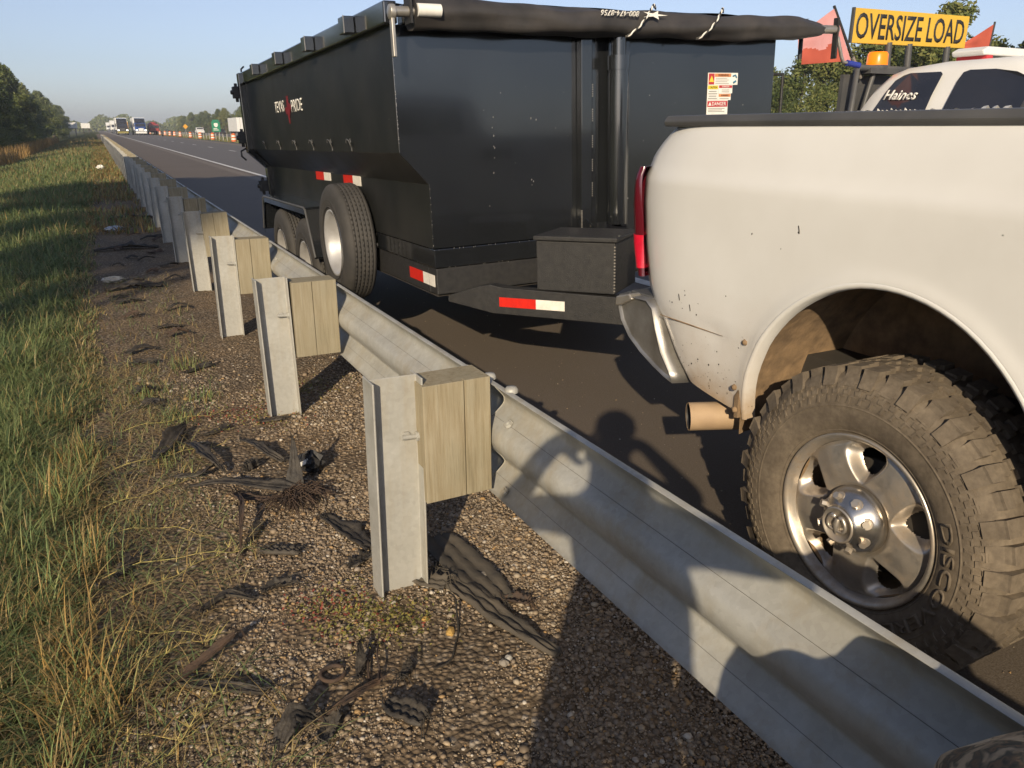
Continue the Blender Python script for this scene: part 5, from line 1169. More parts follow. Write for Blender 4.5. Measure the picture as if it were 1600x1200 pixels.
# ---------------------------------------------------------------- far traffic
def far_wheels(parent, x0, x1, ys, r=.5):
    for y in ys:
        for x in (x0, x1):
            mb = MB(); mb.tube([(x, y, r), (x + (.28 if x == x0 else -.28), y, r)], r, 16); w = mb.build('wheel', M['rubber'], parent)
            b = MB(); b.tube([(x - .01 if x == x0 else x + .01, y, r), (x + .05, y, r)], r * .55, 12); b.build('rim', M['wheel_silver'], w)
def semi(x, y, paint, boxm, label, low=None, lit=True, boxlen=15.0, group=None, boxh=4.05):
    t = empty('semi_truck', (x, y, .026), label=label, cat='truck', group=group)
    mb = MB(); mb.prism([(y + 1.9, .9), (y + .25, .95), (y + .05, 1.5), (y + .3, 1.75), (y + 1.9, 1.95)], 'x', x - .95, x + .95); mb.build('bonnet', paint, t, bevel=.08)
    mb = MB(); mb.prism([(y + 1.9, .9), (y + 1.9, 1.95), (y + 2.3, 2.75), (y + 2.5, 2.85), (y + 5.0, 2.9), (y + 5.0, .9)], 'x', x - 1.2, x + 1.2); cb = mb.build('cab', paint, t, bevel=.06)
    mb = MB(); mb.prism([(y + 2.25, 2.86), (y + 3.3, 3.85), (y + 5.0, 3.95), (y + 5.0, 2.9)], 'x', x - 1.15, x + 1.15); mb.build('roof_fairing', paint if low is None else M['glass'], cb, bevel=.06)
    mb = MB(); mb.add([(x - 1.08, y + 1.90, 1.98), (x + 1.08, y + 1.90, 1.98), (x + 1.02, y + 2.24, 2.70), (x - 1.02, y + 2.24, 2.70)], [(0, 1, 2, 3)]); mb.build('windscreen', M['glass'], t)
    mb = MB(); mb.box(x - .55, x + .55, y + .0, y + .09, .95, 1.6); mb.build('grille', M['chrome'] if low is None else (M['plastic'] if low is M['charcoal_low'] else low), t, bevel=.03)
    mb = MB(); mb.box(x - 1.2, x + 1.2, y - .02, y + .35, .40, .86); mb.build('bumper', low or M['chrome'], t, bevel=.06)
    for s in (-1, 1):
        mb = MB(); mb.box(x + s * .95 - .22, x + s * .95 + .22, y + .02, y + .25, 1.0, 1.3); mb.build('headlight', M['lamp_lit'] if lit else M['chrome'], t, bevel=.03)
        mb = MB(); mb.box(x + s * 1.45 - .12, x + s * 1.45 + .12, y + 1.9, y + 2.05, 1.9, 2.7); mb.box(min(x + s * 1.2, x + s * 1.45), max(x + s * 1.2, x + s * 1.45), y + 1.95, y + 2.0, 2.2, 2.26); mb.build('mirror', M['plastic'], t, bevel=.02)
    mb = MB(); mb.box(x - 1.3, x + 1.3, y + 6.0, y + 6.0 + boxlen, 1.15, boxh); mb.build('cargo_box', boxm, t, bevel=.03)
    mb = MB(); mb.box(x - .5, x + .5, y + .8, y + 5.8 + boxlen, .75, 1.12); mb.build('chassis', M['dark'], t)
    far_wheels(t, x - 1.2, x + 1.2, (y + 1.0, y + 4.4, y + 5.6, y + 4.5 + boxlen, y + 5.7 + boxlen)); return t
semi(6.2, 218, M['grey_paint'], M['trailer_white'], 'charcoal semi truck with lit headlights pulling a white trailer towards us', low=M['charcoal_low'])
semi(9.95, 212, M['blue_paint'], M['trailer_white'], 'bright blue semi truck with white lower front beside the charcoal one', low=M['trailer_white'])
semi(6.2, 290, M['trailer_white'], M['trailer_white'], 'white semi truck following directly behind the charcoal semi truck', lit=False)
semi(6.2, 390, M['trailer_white'], M['trailer_white'], 'farthest white semi truck in the queue on the horizon', lit=False)
semi(9.8, 318, M['sign_amber'], M['trailer_white'], 'yellow fronted semi truck behind the blue one', lit=False)
t = empty('tanker_truck', (13.2, 218.0, .026), label='red tanker truck at the median edge right of the blue semi', cat='truck')
mb = MB(); mb.prism([(220.0, .8), (218.0, .9), (218.0, 1.5), (218.6, 2.5), (220.0, 2.6)], 'x', 12.1, 14.3); mb.build('cab', M['red_paint'], t, bevel=.08)
mb = MB(); mb.lathe([(0, 220.3), (.9, 220.5), (1.15, 221.0), (1.15, 228.0), (.9, 228.5), (0, 228.7)], (13.2, 0, 1.95), 'y', 20); mb.build('tank', M['red_paint'], t)
mb = MB(); mb.box(12.3, 14.1, 217.95, 218.0, 1.6, 2.3); mb.build('windscreen', M['glass'], t); mb = MB(); mb.box(12.6, 13.8, 218.5, 229.0, .6, .85); mb.build('chassis', M['dark'], t); far_wheels(t, 12.1, 14.3, (179.2, 226.0, 227.3), .48)
def car(name, x, y, body, label, pick=True, face=-1):
    t = empty(name, (x, y, .02), label=label, cat='pickup truck' if pick else 'car'); f = face
    P = [(-2.6, .45), (-2.6, 1.0), (-1.3, 1.1), (-.6, 1.75), (.9, 1.78), (1.1, 1.12), (2.7, 1.10), (2.7, .45)] if pick else [(-2.2, .35), (-2.25, .8), (-1.2, .95), (-.5, 1.42), (.9, 1.42), (1.7, 1.0), (2.2, .95), (2.2, .35)]
    mb = MB(); mb.prism([(y - f * a * 1.0, b) for a, b in P], 'x', x - .95, x + .95); mb.build('body', body, t, bevel=.08)
    zw = (1.15, 1.68) if pick else (1.0, 1.36)
    for s in (-1, 1):
        mb = MB(); mb.add([(x + s * .957, y + f * .5, zw[1]), (x + s * .957, y - f * .8, zw[1]), (x + s * .957, y - f * .95, zw[0]), (x + s * .957, y + f * .95, zw[0])], [(0, 1, 2, 3)]); mb.build('window', M['glass'], t)
    for yy, zz in ((y - f * (.93 if pick else 1.0) - f * .17, zw), (y + f * 1.05, zw)):
        mb = MB(); mb.box(x - .8, x + .8, yy - .02, yy + .02, zz[0] + .05, zz[1] - .04); mb.build('window', M['glass'], t)
    far_wheels(t, x - .95, x + .95, (y - 1.6, y + 1.7), .36)
car('distant_pickup', 25.6, 236, M['van_white'], 'white pickup on the far carriageway left of the diamond sign'); car('distant_car', 25.6, 196, M['grey_paint'], 'dark car on the far carriageway right of the diamond sign', False)
for i, (x, y, m, lab) in enumerate([(6.6, 345, M['van_white'], 'small white car in the distant queue of oncoming traffic'), (10.0, 385, M['van_white'], 'white pickup in the second lane of the distant queue')]): car('distant_car' if i == 0 else 'distant_pickup', x, y, m, lab, i == 1, -1)
t = empty('cargo_trailer', (26.8, 168, .02), label='white box trailer on the far carriageway behind the green sign', cat='trailer')
mb = MB(); mb.box(25.3, 28.3, 168, 180, .95, 3.6); mb.build('box', M['trailer_white'], t, bevel=.04)
for x in (25.9, 26.8, 27.7): mb = MB(); mb.box(x - .02, x + .02, 167.97, 167.998, 1.0, 3.55); mb.build('door_seam', M['ink_grey'], t)
mb = MB(); mb.box(25.7, 27.9, 168.2, 180, .55, .92); mb.build('chassis', M['dark'], t); far_wheels(t, 25.4, 28.2, (169.5, 170.8, 178.5), .48)
# barrels
def barrel():
    t = empty('traffic_barrel', (0, 0, 0)); mb = MB(); mb.lathe([(.0, .93), (.10, .94), (.20, .93), (.22, .90)], (0, 0, 0), 'z', 20); mb.lathe([(.10, .93), (.10, .98), (0, .98)], (0, 0, 0), 'z', 12)
    mb.build('cap', M['orange'], t); z = .08; r = .29
    for i, (h, m) in enumerate([(.20, 'orange'), (.15, 'refl_white'), (.17, 'orange'), (.15, 'refl_white'), (.15, 'orange')]):
        b = MB(); b.lathe([(r, z), (r - .012, z + h)], (0, 0, 0), 'z', 20); b.build('band', M[m], t); z += h; r -= .014
    b = MB(); b.lathe([(0, .08), (.42, .07), (.42, 0)], (0, 0, 0), 'z', 20); b.build('rubber_base', M['rubber'], t); return t
pb = barrel(); pb['category'] = 'traffic barrel'; pb['group'] = 'orange barrels along the median'
for i, y in enumerate((97, 115.5, 130, 144, 162, 174, 185, 198, 214, 232, 252)):
    o = pb if i == 0 else copy_tree(pb); o.location = (14.1, y, 0.02)
    o['label'] = 'nearest orange and white traffic barrel, standing left of the trailer tailgate' if i == 0 else ('orange and white traffic barrel below the green sign' if i == 1 else 'orange and white traffic barrel further off in the row along the median')
# cable barrier with pale posts
cb = empty('cable_barrier', (15.0, 80, 0), label='low median barrier of pale posts and cables behind the barrels', cat='fence')
pm2 = MB().box(-.04, .04, -.04, .04, -.1, .86).mesh('post', M['concrete'])
for k in range(52): o = link(bpy.data.objects.new('post', pm2), cb); o.location = (0, 3.6 * k, 0)
for z in (.5, .64, .78): MB().tube([(15.0, 78, z), (15.0, 270, z)], .012, 5).build('cable', M['galv'], cb)
# road signs
sg = empty('exit_sign', (20.3, 160, 0), label='green highway sign with a white shield in the median', cat='road sign')
mb = MB(); mb.box(19.55, 21.05, 160, 160.04, .95, 2.75); pn = mb.build('panel', M['sign_green'], sg, bevel=.02); mb = MB(); mb.box(19.75, 20.85, 160, 160.04, 2.77, 3.05); mb.build('tab_panel', M['sign_green'], sg)
mb = MB(); sh = [(-.32, .30), (0, .36), (.32, .30), (.36, .0), (.22, -.30), (0, -.40), (-.22, -.30), (-.36, .0)]; mb.prism([(20.3 + a, 2.15 + b) for a, b in sh], 'y', 159.985, 159.997); mb.build('shield', M['white'], pn)
for (a, b, z) in ((19.8, 20.5, 1.45), (19.8, 20.75, 1.2)): mb = MB(); mb.box(a, b, 159.985, 159.997, z, z + .12); mb.build('legend_bar', M['white'], pn)
for x in (19.8, 20.8): MB().tube([(x, 160.08, -.2), (x, 160.08, 2.7)], .05, 8).build('post', M['galv'], sg)
sg = empty('diamond_sign', (20.6, 220, 0), label='yellow diamond warning sign beyond the barrels', cat='road sign')
mb = MB(); mb.prism([(20.6 - .62, 2.0), (20.6, 1.38), (20.6 + .62, 2.0), (20.6, 2.62)], 'y', 220, 220.03); mb.build('panel', M['sign_amber'], sg); MB().tube([(20.6, 220.06, -.2), (20.6, 220.06, 2.3)], .04, 8).build('post', M['galv'], sg)
for (x, y, w, lab) in ((-6.1, 285, 3.2, 'white roadside billboard in front of the left trees, the nearer one'), (-2.6, 330, 2.9, 'white roadside billboard farther along the left verge')):
    b = empty('billboard', (x, y, -.8), label=lab, cat='billboard'); mb = MB(); mb.box(x - w / 2, x + w / 2, y, y + .12, 1.65, 3.35); mb.build('panel', M['trailer_white'], b, bevel=.02)
    for s in (-.3, .3): MB().tube([(x + s * w, y + .2, -1.2), (x + s * w, y + .2, 3.0)], .12, 8).build('post', M['bark'], b)
    mb = MB(); mb.box(x - w / 2 - .1, x + w / 2 + .1, y - .05, y, 1.5, 1.62); mb.build('catwalk', M['plastic'], b)

# ---------------------------------------------------------------- trees
def tree_proto(seed, H, rad, low, nleaf, lean=0.0):
    r = np.random.default_rng(seed); rr = random.Random(seed); mb = MB()
    mb.tube([(0, 0, -.5), (.05 * lean, 0, H * .2), (.2 * lean, .1, H * .45), (.35 * lean, 0, H * .80)], [H * .026, H * .020, H * .014, H * .004], 9)
    lobes = []
    for i in range(30):
        z = H * (low + (1 - low) * rr.random() ** .8); f = math.sin(PI * min(1, (z / H - low) / (1 - low) * .80 + .20)); a = rr.uniform(0, 2 * PI); d = rad * f * rr.uniform(.35, 1.0)
        c = Vector((d * math.cos(a), d * math.sin(a), z)); lobes.append((c, rad * rr.uniform(.20, .42)))
        if i < 14:
            s = Vector((0, 0, z * rr.uniform(.45, .75))); mb.tube([s, s.lerp(c, .5) + Vector((0, 0, .15)), c], [H * .008, H * .005, H * .002], 5)
    tr = mb.mesh('trunk', M['bark'])
    V = []
    per = nleaf // len(lobes)
    for c, lr in lobes:
        d = r.normal(0, 1, (per, 3)); d /= np.linalg.norm(d, axis=1)[:, None]; q = lr * r.random(per) ** .38
        p = np.array(c)[None] + d * q[:, None] * np.array([1, 1, .75]); s = r.uniform(.09, .20, per) * H / 8
        n = d * .7 + r.normal(0, .6, (per, 3)) + np.array([0, 0, .35]); n /= np.linalg.norm(n, axis=1)[:, None]
        u = np.cross(n, r.normal(0, 1, (per, 3))); u /= np.linalg.norm(u, axis=1)[:, None]; v = np.cross(n, u)
        V.append(np.stack([p - u * s[:, None], p - v * s[:, None] * .55, p + u * s[:, None], p + v * s[:, None] * .55], 1))
    V = np.concatenate(V).reshape(-1, 3)
    o = np_mesh('crown', V, np.arange(len(V)).reshape(-1, 4), M['leaf'], kind=None); me = o.data; bpy.data.objects.remove(o)
    return tr, me
protos = [tree_proto(1, 8.5, 3.3, .16, 9000), tree_proto(2, 9.0, 3.0, .12, 9000, .6), tree_proto(3, 7.5, 3.4, .10, 9000), tree_proto(4, 8.0, 2.5, .20, 7500, -.5), tree_proto(5, 3.2, 2.4, .02, 5200), tree_proto(6, 14.2, 2.7, .76, 7000, .3)]
def plant(i, x, y, z, s, label, group, name='tree', cat='tree'):
    t = empty(name, (x, y, z), (0, 0, rt.uniform(0, 6.28)), label=label, cat=cat, group=group)
    t.scale = (s * rt.uniform(.9, 1.15), s * rt.uniform(.9, 1.15), s * rt.uniform(.92, 1.12))
    link(bpy.data.objects.new('trunk', protos[i][0]), t); link(bpy.data.objects.new('crown', protos[i][1]), t)
rt = random.Random(21)
KIND = ['broad rounded tree', 'leaning taller tree', 'low spreading tree', 'slender tree', 'green bush', 'tall bare-trunked tree']
for (x, y, s) in [ (-13, 12, .8), (-12.5, 31, .95), (-13, 47, 1.0), (-12, 66, 1.0)]: plant(rt.randrange(4), x, y, -1.25, s, 'green tree of the left tree line just outside the frame', 'trees left of the verge beside the road')
for (x, y, s) in [(-14.0, -11.0, 1.0), (-14.3, -7.4, 1.02), (-13.8, -3.6, 1.0), (-14.2, .4, 1.0)]: plant(5, x, y, -1.25, s, 'tall unseen tree, crown raised on a bare trunk to shade the posts', 'trees left of the verge beside the road')  # unseen trees, crowns shaped high to shade the posts and spare the grass
y = 76.0; k = 0
while y < 330:
    for row in range(2 if y < 160 else 1):
        i = rt.choice([0, 0, 1, 1, 2, 3]); plant(i, -10.0 - row * 5 + rt.uniform(-1.3, 1.0), y + rt.uniform(-1.5, 1.5), -1.25, rt.uniform(.82, 1.10), KIND[i] + (' of the front row' if row == 0 else ' of the back row') + (' at the left edge of the picture' if y < 112 else ' in the middle of the left tree line' if y < 165 else ' at the far end of the left tree line'), 'trees left of the verge')
    if y < 150: plant(4, -8.2 + rt.uniform(-.6, .5), y + rt.uniform(-2, 2), -1.25, rt.uniform(.7, 1.0), 'low bush below the left trees' + (' at the picture edge' if y < 105 else ' behind the tall dry grass' if y < 130 else ' near the far end of the row'), 'bushes below the left trees', 'bush', 'bush')
    y += 4.6 if y < 160 else 8.5
y = 6.0
while y < 430:
    for row in range(2):
        i = rt.choice([0, 0, 1, 2, 2, 3]); tall = 1.16 if y < 25 else 1.0 if y < 27 else .82 if y < 110 else 1.0
        plant(i, 38 + row * 4.5 + rt.uniform(-1.4, 1.4), y + rt.uniform(-1.5, 1.5), -.1, rt.uniform(.70, .88) * tall, KIND[i] + (' in front row' if row == 0 else ' in back row') + (' behind the escort pickup and its sign' if y < 29 else ' seen between the trailer and the escort pickup' if y < 44 else ' beyond the highway, hidden by the trailer' if y < 150 else ' left of the trailer behind the green sign' if y < 240 else ' at the far end behind the orange barrels'), 'trees beyond the far carriageway')
    if y < 60: plant(4, 35.5 + rt.uniform(-.7, .7), y + rt.uniform(-2, 2), -.1, rt.uniform(.8, 1.15), 'sunlit bush below the far trees, ' + ('behind the escort pickup' if y < 29 else 'right of the trailer' if y < 44 else 'behind the trailer'), 'bushes in front of the far trees', 'bush', 'bush')
    y += 4.0 if y < 60 else (6.5 if y < 200 else 10)
for k in range(17): plant(rt.randrange(4), -21 + rt.uniform(-2, 2), -2 + 5 * k, -1.3, 1.15, 'unseen green tree added behind the left tree line to darken the trailer reflection', 'added trees left of the road for the trailer reflection')  # row added out of view so the trailer side mirrors dark foliage
# a hazy wood closing the vista
V = []
for _ in range(26000):
    x = rt.uniform(-160, 190); yy = rt.uniform(560, 640); z = rt.uniform(0, 7 + 2.5 * math.sin(x * .13) + 1.5 * math.sin(x * .41)); s = rt.uniform(.5, 1.1); a = rt.uniform(0, PI)
    c = np.array([x, yy, z]); u = np.array([math.cos(a), math.sin(a), rt.uniform(-.5, .5)]) * s; v = np.array([0, 0, 1.0]) * s * .8; V += [c - u, c - v, c + u, c + v]
np_mesh('distant_wood', V, np.arange(len(V)).reshape(-1, 4), M['leaf'], label='distant wood closing the view along the road')

# ---------------------------------------------------------------- shredded tyre and litter on the verge
def gs(x, y): return float(gsurf(x, y)) if y < 29 else .02
def shred(name, pts, w, label, m='shred', th=.009, lift=.006, curl=.16, jag=.25, roll=0.0, seed=0, cat='tyre fragment', group=None, arch=0.0, zs=None):
    """a torn strip along ground points pts [(x,y)...]; w width (number or list)"""
    r = random.Random(seed * 13 + 5); P = [Vector((*p, 0)) for p in pts]; n = 14; ws = w if isinstance(w, (list, tuple)) else [w] * len(pts)
    cum = [0]; [cum.append(cum[-1] + (P[i + 1] - P[i]).length) for i in range(len(P) - 1)]; T = cum[-1]; S = []
    for i in range(n + 1):
        d = T * i / n; k = max(j for j in range(len(cum) - 1) if cum[j] <= d + 1e-9); f = (d - cum[k]) / max(cum[k + 1] - cum[k], 1e-6)
        z = (zs[k] * (1 - f) + zs[k + 1] * f) if zs else 0.0
        S.append((P[k].lerp(P[k + 1], f), ws[k] * (1 - f) + ws[k + 1] * f, z))
    top, bot = [], []; nc = 12; ws_ = max(ws)
    for i, (p, wd, z) in enumerate(S):
        t = (S[min(i + 1, n)][0] - S[max(i - 1, 0)][0]).normalized(); s = Vector((-t.y, t.x, 0)); ro = roll * (i / n * 2 - 1) + roll * .4
        a, b = 1 + r.uniform(-jag, jag) * .8, 1 + r.uniform(-jag, jag) * .8; e = (1 - .30 * (abs(i / n * 2 - 1) ** 5)) * (1 + jag * (.5 * math.sin(i * .83 + seed) + .4 * math.sin(i * 2.6 + seed * 3.1)))
        rt_, rb = [], []; wd = wd * .86
        for j in range(nc + 1):
            q = (j / nc - .5); q *= (a if q < 0 else b) * e; h = curl * wd * (4 * q * q) + arch * math.sin(PI * i / n)
            c = p + s * (wd * q * math.cos(ro)); zz = gs(c.x, c.y) + lift + z + h + wd * (q + .5 * (1 if ro > 0 else -1) * (1 if ro else 0)) * math.sin(ro) + r.uniform(-.0012, .0012)
            c.z = zz; rt_.append(tuple(c + Vector((0, 0, th * (1.0 if j % 4 or ws_ < .04 else .30) + (th * .35 * math.sin(i * 2.1 + j) if j % 4 else 0))))); rb.append(tuple(c))
        top.append(rt_); bot.append(rb)
    mb = MB(); mb.grid(top); mb.grid(bot, flip=True)
    for i in range(n):
        mb.add([top[i][0], top[i + 1][0], bot[i + 1][0], bot[i][0]], [(0, 1, 2, 3)]); mb.add([top[i][nc], top[i + 1][nc], bot[i + 1][nc], bot[i][nc]], [(3, 2, 1, 0)])
    for j in range(nc): mb.add([top[0][j], top[0][j + 1], bot[0][j + 1], bot[0][j]], [(3, 2, 1, 0)]); mb.add([top[n][j], top[n][j + 1], bot[n][j + 1], bot[n][j]], [(0, 1, 2, 3)])
    for q in range(9):                                       # torn cords fraying from both ends
        i = r.choice([0, 0, 1, n - 1, n, n]); j = r.randrange(nc + 1); a = Vector(top[i][j]); t = (S[0][0] - S[1][0] if i < 2 else S[-1][0] - S[-2][0]).normalized(); g = r.uniform(-1.1, 1.1); L_ = r.uniform(.02, .06)
        d = Vector((t.x * math.cos(g) - t.y * math.sin(g), t.x * math.sin(g) + t.y * math.cos(g), 0)) * L_; e_ = a + d; e_.z = gs(e_.x, e_.y) + r.uniform(.001, .02)
        mb.tube([a - d * .2, a + d * .5 + Vector((0, 0, r.uniform(0, .015))), e_], [.0016, .0014, .0009], 4, cap=False)
    base = (pts[0][0], pts[0][1], gs(*pts[0])); return mb.thing(name, M[m], base, label, cat, group)
SH = [
 ('tread_slab', [(.945, 2.46), (.96, 2.20), (.985, 1.96)], [.17, .185, .13], 'broad dusty slab of tyre tread beside the nearest post', dict(m='shred_grey', th=.014, curl=.05, jag=.05)),
 ('tread_strip', [(.84, 2.235), (.90, 2.03), (.945, 1.83), (1.0, 1.64)], [.075, .085, .075, .05], 'long grey tread strip running into shadow under the rail', dict(m='shred_grey', th=.018, jag=.12, curl=.10)),
 ('tread_strip', [(.74, 2.28), (.80, 2.17), (.84, 2.12)], .07, 'small rubber flap tucked against the foot of the nearest post', dict(m='shred_grey', roll=.5)),
 ('tyre_chip', [(.985, 1.975), (1.02, 1.945), (1.055, 1.915)], .05, 'curled brown rubber chip at the lower end of the tread slab', dict(m='shred_brown', curl=.35)),
 ('tread_spike', [(.53, 3.06), (.555, 3.11), (.575, 3.20)], [.115, .07, .012], 'upright pointed black shard rising from the frayed pile', dict(zs=[.0, .075, .215], th=.007, jag=.1)),
 ('tread_strip', [(.15, 3.31), (.29, 3.24), (.42, 3.12), (.56, 3.05)], [.03, .05, .06, .06], 'long dark strip lying left of the upright shard', dict(lift=.025, roll=.35, arch=.03)),
 ('tread_strip', [(.31, 3.16), (.40, 3.08), (.50, 3.00)], .055, 'rusty brown strip under the dark strip of the pile', dict(m='shred_brown', lift=.012, roll=-.3)),
 ('tread_strip', [(.31, 3.20), (.318, 3.02), (.29, 2.86), (.255, 2.68)], [.03, .026, .022, .014], 'thin bent strip hanging down towards the camera from the pile', dict(m='shred_brown', arch=.05, roll=.5)),
 ('tread_flat', [(.595, 2.83), (.65, 2.67), (.70, 2.50)], [.05, .085, .10], 'flat rubber piece pointing at the nearest post', dict(th=.009)),
 ('rubber_bar', [(.325, 2.66), (.45, 2.585)], .045, 'short rectangular bar of black rubber alone on gravel', dict(th=.018, jag=.05)),
 ('tyre_chip', [(.295, 2.75), (.36, 2.86)], .035, 'small stick-like chip of rubber left of the fibre tuft', dict(th=.012, roll=.4)),
 ('tyre_chip', [(.59, 2.42), (.68, 2.46)], .06, 'small triangular flap left of the nearest post', dict(jag=.5)),
 ('tread_flap', [(.03, 3.70), (.12, 3.92), (.20, 4.07)], [.055, .10, .04], 'leaning leaf-shaped rubber flap by the grass', dict(lift=.02, roll=.7)),
 ('tread_strip', [(.095, 3.46), (.19, 3.42), (.28, 3.50)], [.02, .05, .03], 'boat-shaped curled strip at the left of the litter', dict(roll=-.6, lift=.02)),
 ('tread_strip', [(.195, 3.84), (.235, 3.60), (.30, 3.43)], [.05, .06, .03], 'dark strip between the leaning flap and the pile', dict(lift=.02, arch=.04)),
 ('tread_strip', [(.43, 3.80), (.475, 3.66), (.51, 3.52), (.565, 3.44)], [.03, .045, .05, .03], 'wavy black strip behind the upright shard', dict(arch=.03, roll=.4)),
 ('tread_strip', [(.28, 3.95), (.40, 4.02)], .035, 'short dark strip lying near the second post', dict(roll=.4)),
 ('tread_strip', [(.56, 4.03), (.69, 4.025)], .05, 'flat dark piece against the foot of the second post', dict(th=.012)),
 ('tread_strip', [(-.05, 2.01), (.04, 2.06), (.155, 2.11)], [.035, .03, .018], 'upper arm of the V of brown strips near the grass', dict(m='shred_brown', zs=[.0, .02, .05], roll=.6)),
 ('tread_strip', [(-.035, 2.04), (.07, 1.96), (.20, 1.87)], [.03, .035, .02], 'lower arm of the V of brown strips near the grass', dict(m='shred', roll=.5, lift=.01)),
 ('tread_strip', [(.075, 2.36), (.165, 2.395), (.25, 2.35)], [.015, .03, .022], 'arched thin strip on bare soil left of the weeds', dict(m='shred', arch=.02)),
 ('tread_curl', [(.28, 2.385), (.325, 2.40), (.38, 2.39)], .05, 'small curled scrap next to the red weeds', dict(curl=.5)),
 ('tyre_chip', [(.44, 1.815), (.47, 1.87), (.485, 1.93)], [.012, .035, .015], 'thin pointed black shard by the brown ring', dict(zs=[0, .02, .03], roll=.6)),
 ('tread_chunk', [(.475, 1.665), (.515, 1.615), (.545, 1.555)], [.075, .085, .06], 'thick black chunk of tread in front, tilted to the light', dict(th=.014, lift=.012, roll=.35, jag=.15)),
 ('tread_flap', [(.19, 1.645), (.235, 1.70), (.295, 1.695)], [.05, .06, .035], 'crumpled black flap at the bottom edge of the verge', dict(roll=.6, arch=.04, lift=.01)),
 ('tread_flap', [(.29, 1.615), (.32, 1.66), (.35, 1.70)], [.035, .06, .045], 'grey crumpled rubber right of the black flap at the bottom', dict(m='shred_grey', roll=-.4, curl=.3)),
 ('tyre_chip', [(.555, 1.755), (.595, 1.80)], .03, 'small black chip above the thick chunk', dict(th=.012, roll=.6)),
 ('tread_strip', [(.30, 1.70), (.40, 1.722), (.49, 1.77)], [.012, .018, .014], 'thin brown strip curving below the ring', dict(m='shred_brown', arch=.02, roll=.5)),
 ('tyre_chip', [(-.16, 2.67), (-.10, 2.78)], [.03, .055], 'dark scrap half hidden in the grass edge', dict(roll=.5, lift=.02)),
 ('tyre_chip', [(.39, 3.42), (.445, 3.47)], .045, 'lone block of rubber between the strips', dict(th=.03)),
]
for i, (nm, pts, w, lab, kw) in enumerate(SH): shred(nm, pts, w, lab, seed=i, **kw)
for i in range(26):
    y = 4.6 + 8.5 * (i / 26) + random.uniform(-.2, .2); x = random.uniform(-.08, .52); a = random.uniform(-.5, .5); L = random.uniform(.08, .28)
    shred('tread_strip', [(x, y), (x + L * .5 * math.cos(a), y + L * .5 * math.sin(a) + .03), (x + L * math.cos(a), y + L * math.sin(a))], random.uniform(.025, .10), 'dark tyre strip among those scattered along the shaded verge', m=random.choice(['shred', 'shred', 'shred_brown']), arch=random.uniform(0, .04), roll=random.uniform(-.5, .5), seed=60 + i, group='tyre strips along the shaded verge')
for i, (x, y, L) in enumerate([(-.22, 11.2, .75), (-.12, 8.3, .5), (.0, 15.2, .7)]): shred('tread_slab', [(x, y), (x + L * .5, y + .08), (x + L, y + .02)], [.12, .20, .16, .10][:3], ['large black heap of tread at the grass edge', 'wide dark tread piece lying across the shaded verge', 'far dark tread piece by the grass'][i], arch=.02, curl=.12, jag=.5, seed=95 + i, th=.02)
def cord(name, pts, rad, label, m='shred_brown', zoff=.006, cat='wire'):
    mb = MB(); P = [Vector((x, y, gs(x, y) + zoff + (z if z else 0))) for x, y, z in pts]; Q = []
    for i in range(len(P) - 1):
        a, b, c, d = P[max(i - 1, 0)], P[i], P[i + 1], P[min(i + 2, len(P) - 1)]
        for k in range(6):
            t = k / 6; Q.append(.5 * ((2 * b) + (c - a) * t + (2 * a - 5 * b + 4 * c - d) * t * t + (3 * b - a - 3 * c + d) * t ** 3))
    Q.append(P[-1]); mb.tube(Q, rad, 6); return mb.thing(name, M[m], P[0], label, cat)
cord('loose_wire', [(.84, 2.08, .01), (.832, 2.02, .03), (.815, 1.97, .02), (.79, 1.90, 0), (.76, 1.85, 0), (.71, 1.775, 0), (.65, 1.755, .005)], .0032, 'thin black cord curving down from the nearest post', 'shred')
cord('loose_wire', [(.47, 1.80, 0), (.50, 1.90, .012), (.56, 1.98, .005), (.63, 2.02, .012), (.69, 2.045, 0)], .0035, 'brown wire running up from the black shard to the post')
cord('loose_wire', [(.50, 1.78, .01), (.515, 1.86, .03), (.54, 1.93, .01)], .003, 'short hooked wire standing beside the brown ring')
cord('rubber_ring', [(.385 + .034 * math.cos(a), 1.875 + .034 * math.sin(a), .004) for a in np.linspace(.4, 5.9, 12)], .0065, 'open brown ring of tyre bead on gravel', cat='tyre fragment')
# frayed steel and fabric cords bursting from the pile
mb = MB(); rf = random.Random(4)
for i in range(170):
    a = rf.uniform(-2.9, .5); b = Vector((.515 + rf.uniform(-.05, .06), 3.02 + rf.uniform(-.05, .05), 0)); b.z = gs(b.x, b.y) + .03; l = rf.uniform(.05, .17)
    p1 = b + Vector((math.cos(a) * l * .5, math.sin(a) * l * .5, rf.uniform(.01, .045))); p2 = b + Vector((math.cos(a) * l, math.sin(a) * l, rf.uniform(-.022, .02)))
    mb.tube([b, p1, p2], [.0024, .0020, .0012], 4, cap=False)
mb.thing('frayed_cord_bundle', M['shred_brown'], (.515, 3.02, .03), 'bushy tuft of frayed tyre cords at the foot of the upright shard', 'tyre fragment')
def crumple(name, c, s, m, label, cat, seed):
    r = np.random.default_rng(seed); mb = MB(); n = 9; P = []
    for i in range(n + 1):
        th = PI * i / n; P.append([(c[0] + s[0] * math.sin(th) * math.cos(2 * PI * k / 12) * (1 + .35 * math.sin(5 * k + 3 * i + seed)), c[1] + s[1] * math.sin(th) * math.sin(2 * PI * k / 12) * (1 + .35 * math.cos(4 * k + 2 * i)), gs(c[0], c[1]) + s[2] * (1 - math.cos(th)) * (1 + .15 * math.sin(3 * k))) for k in range(12)] + [None]); P[-1][-1] = P[-1][0]
    mb.grid(P, smooth=False); return mb.thing(name, M[m], (c[0], c[1], gs(c[0], c[1])), label, cat)
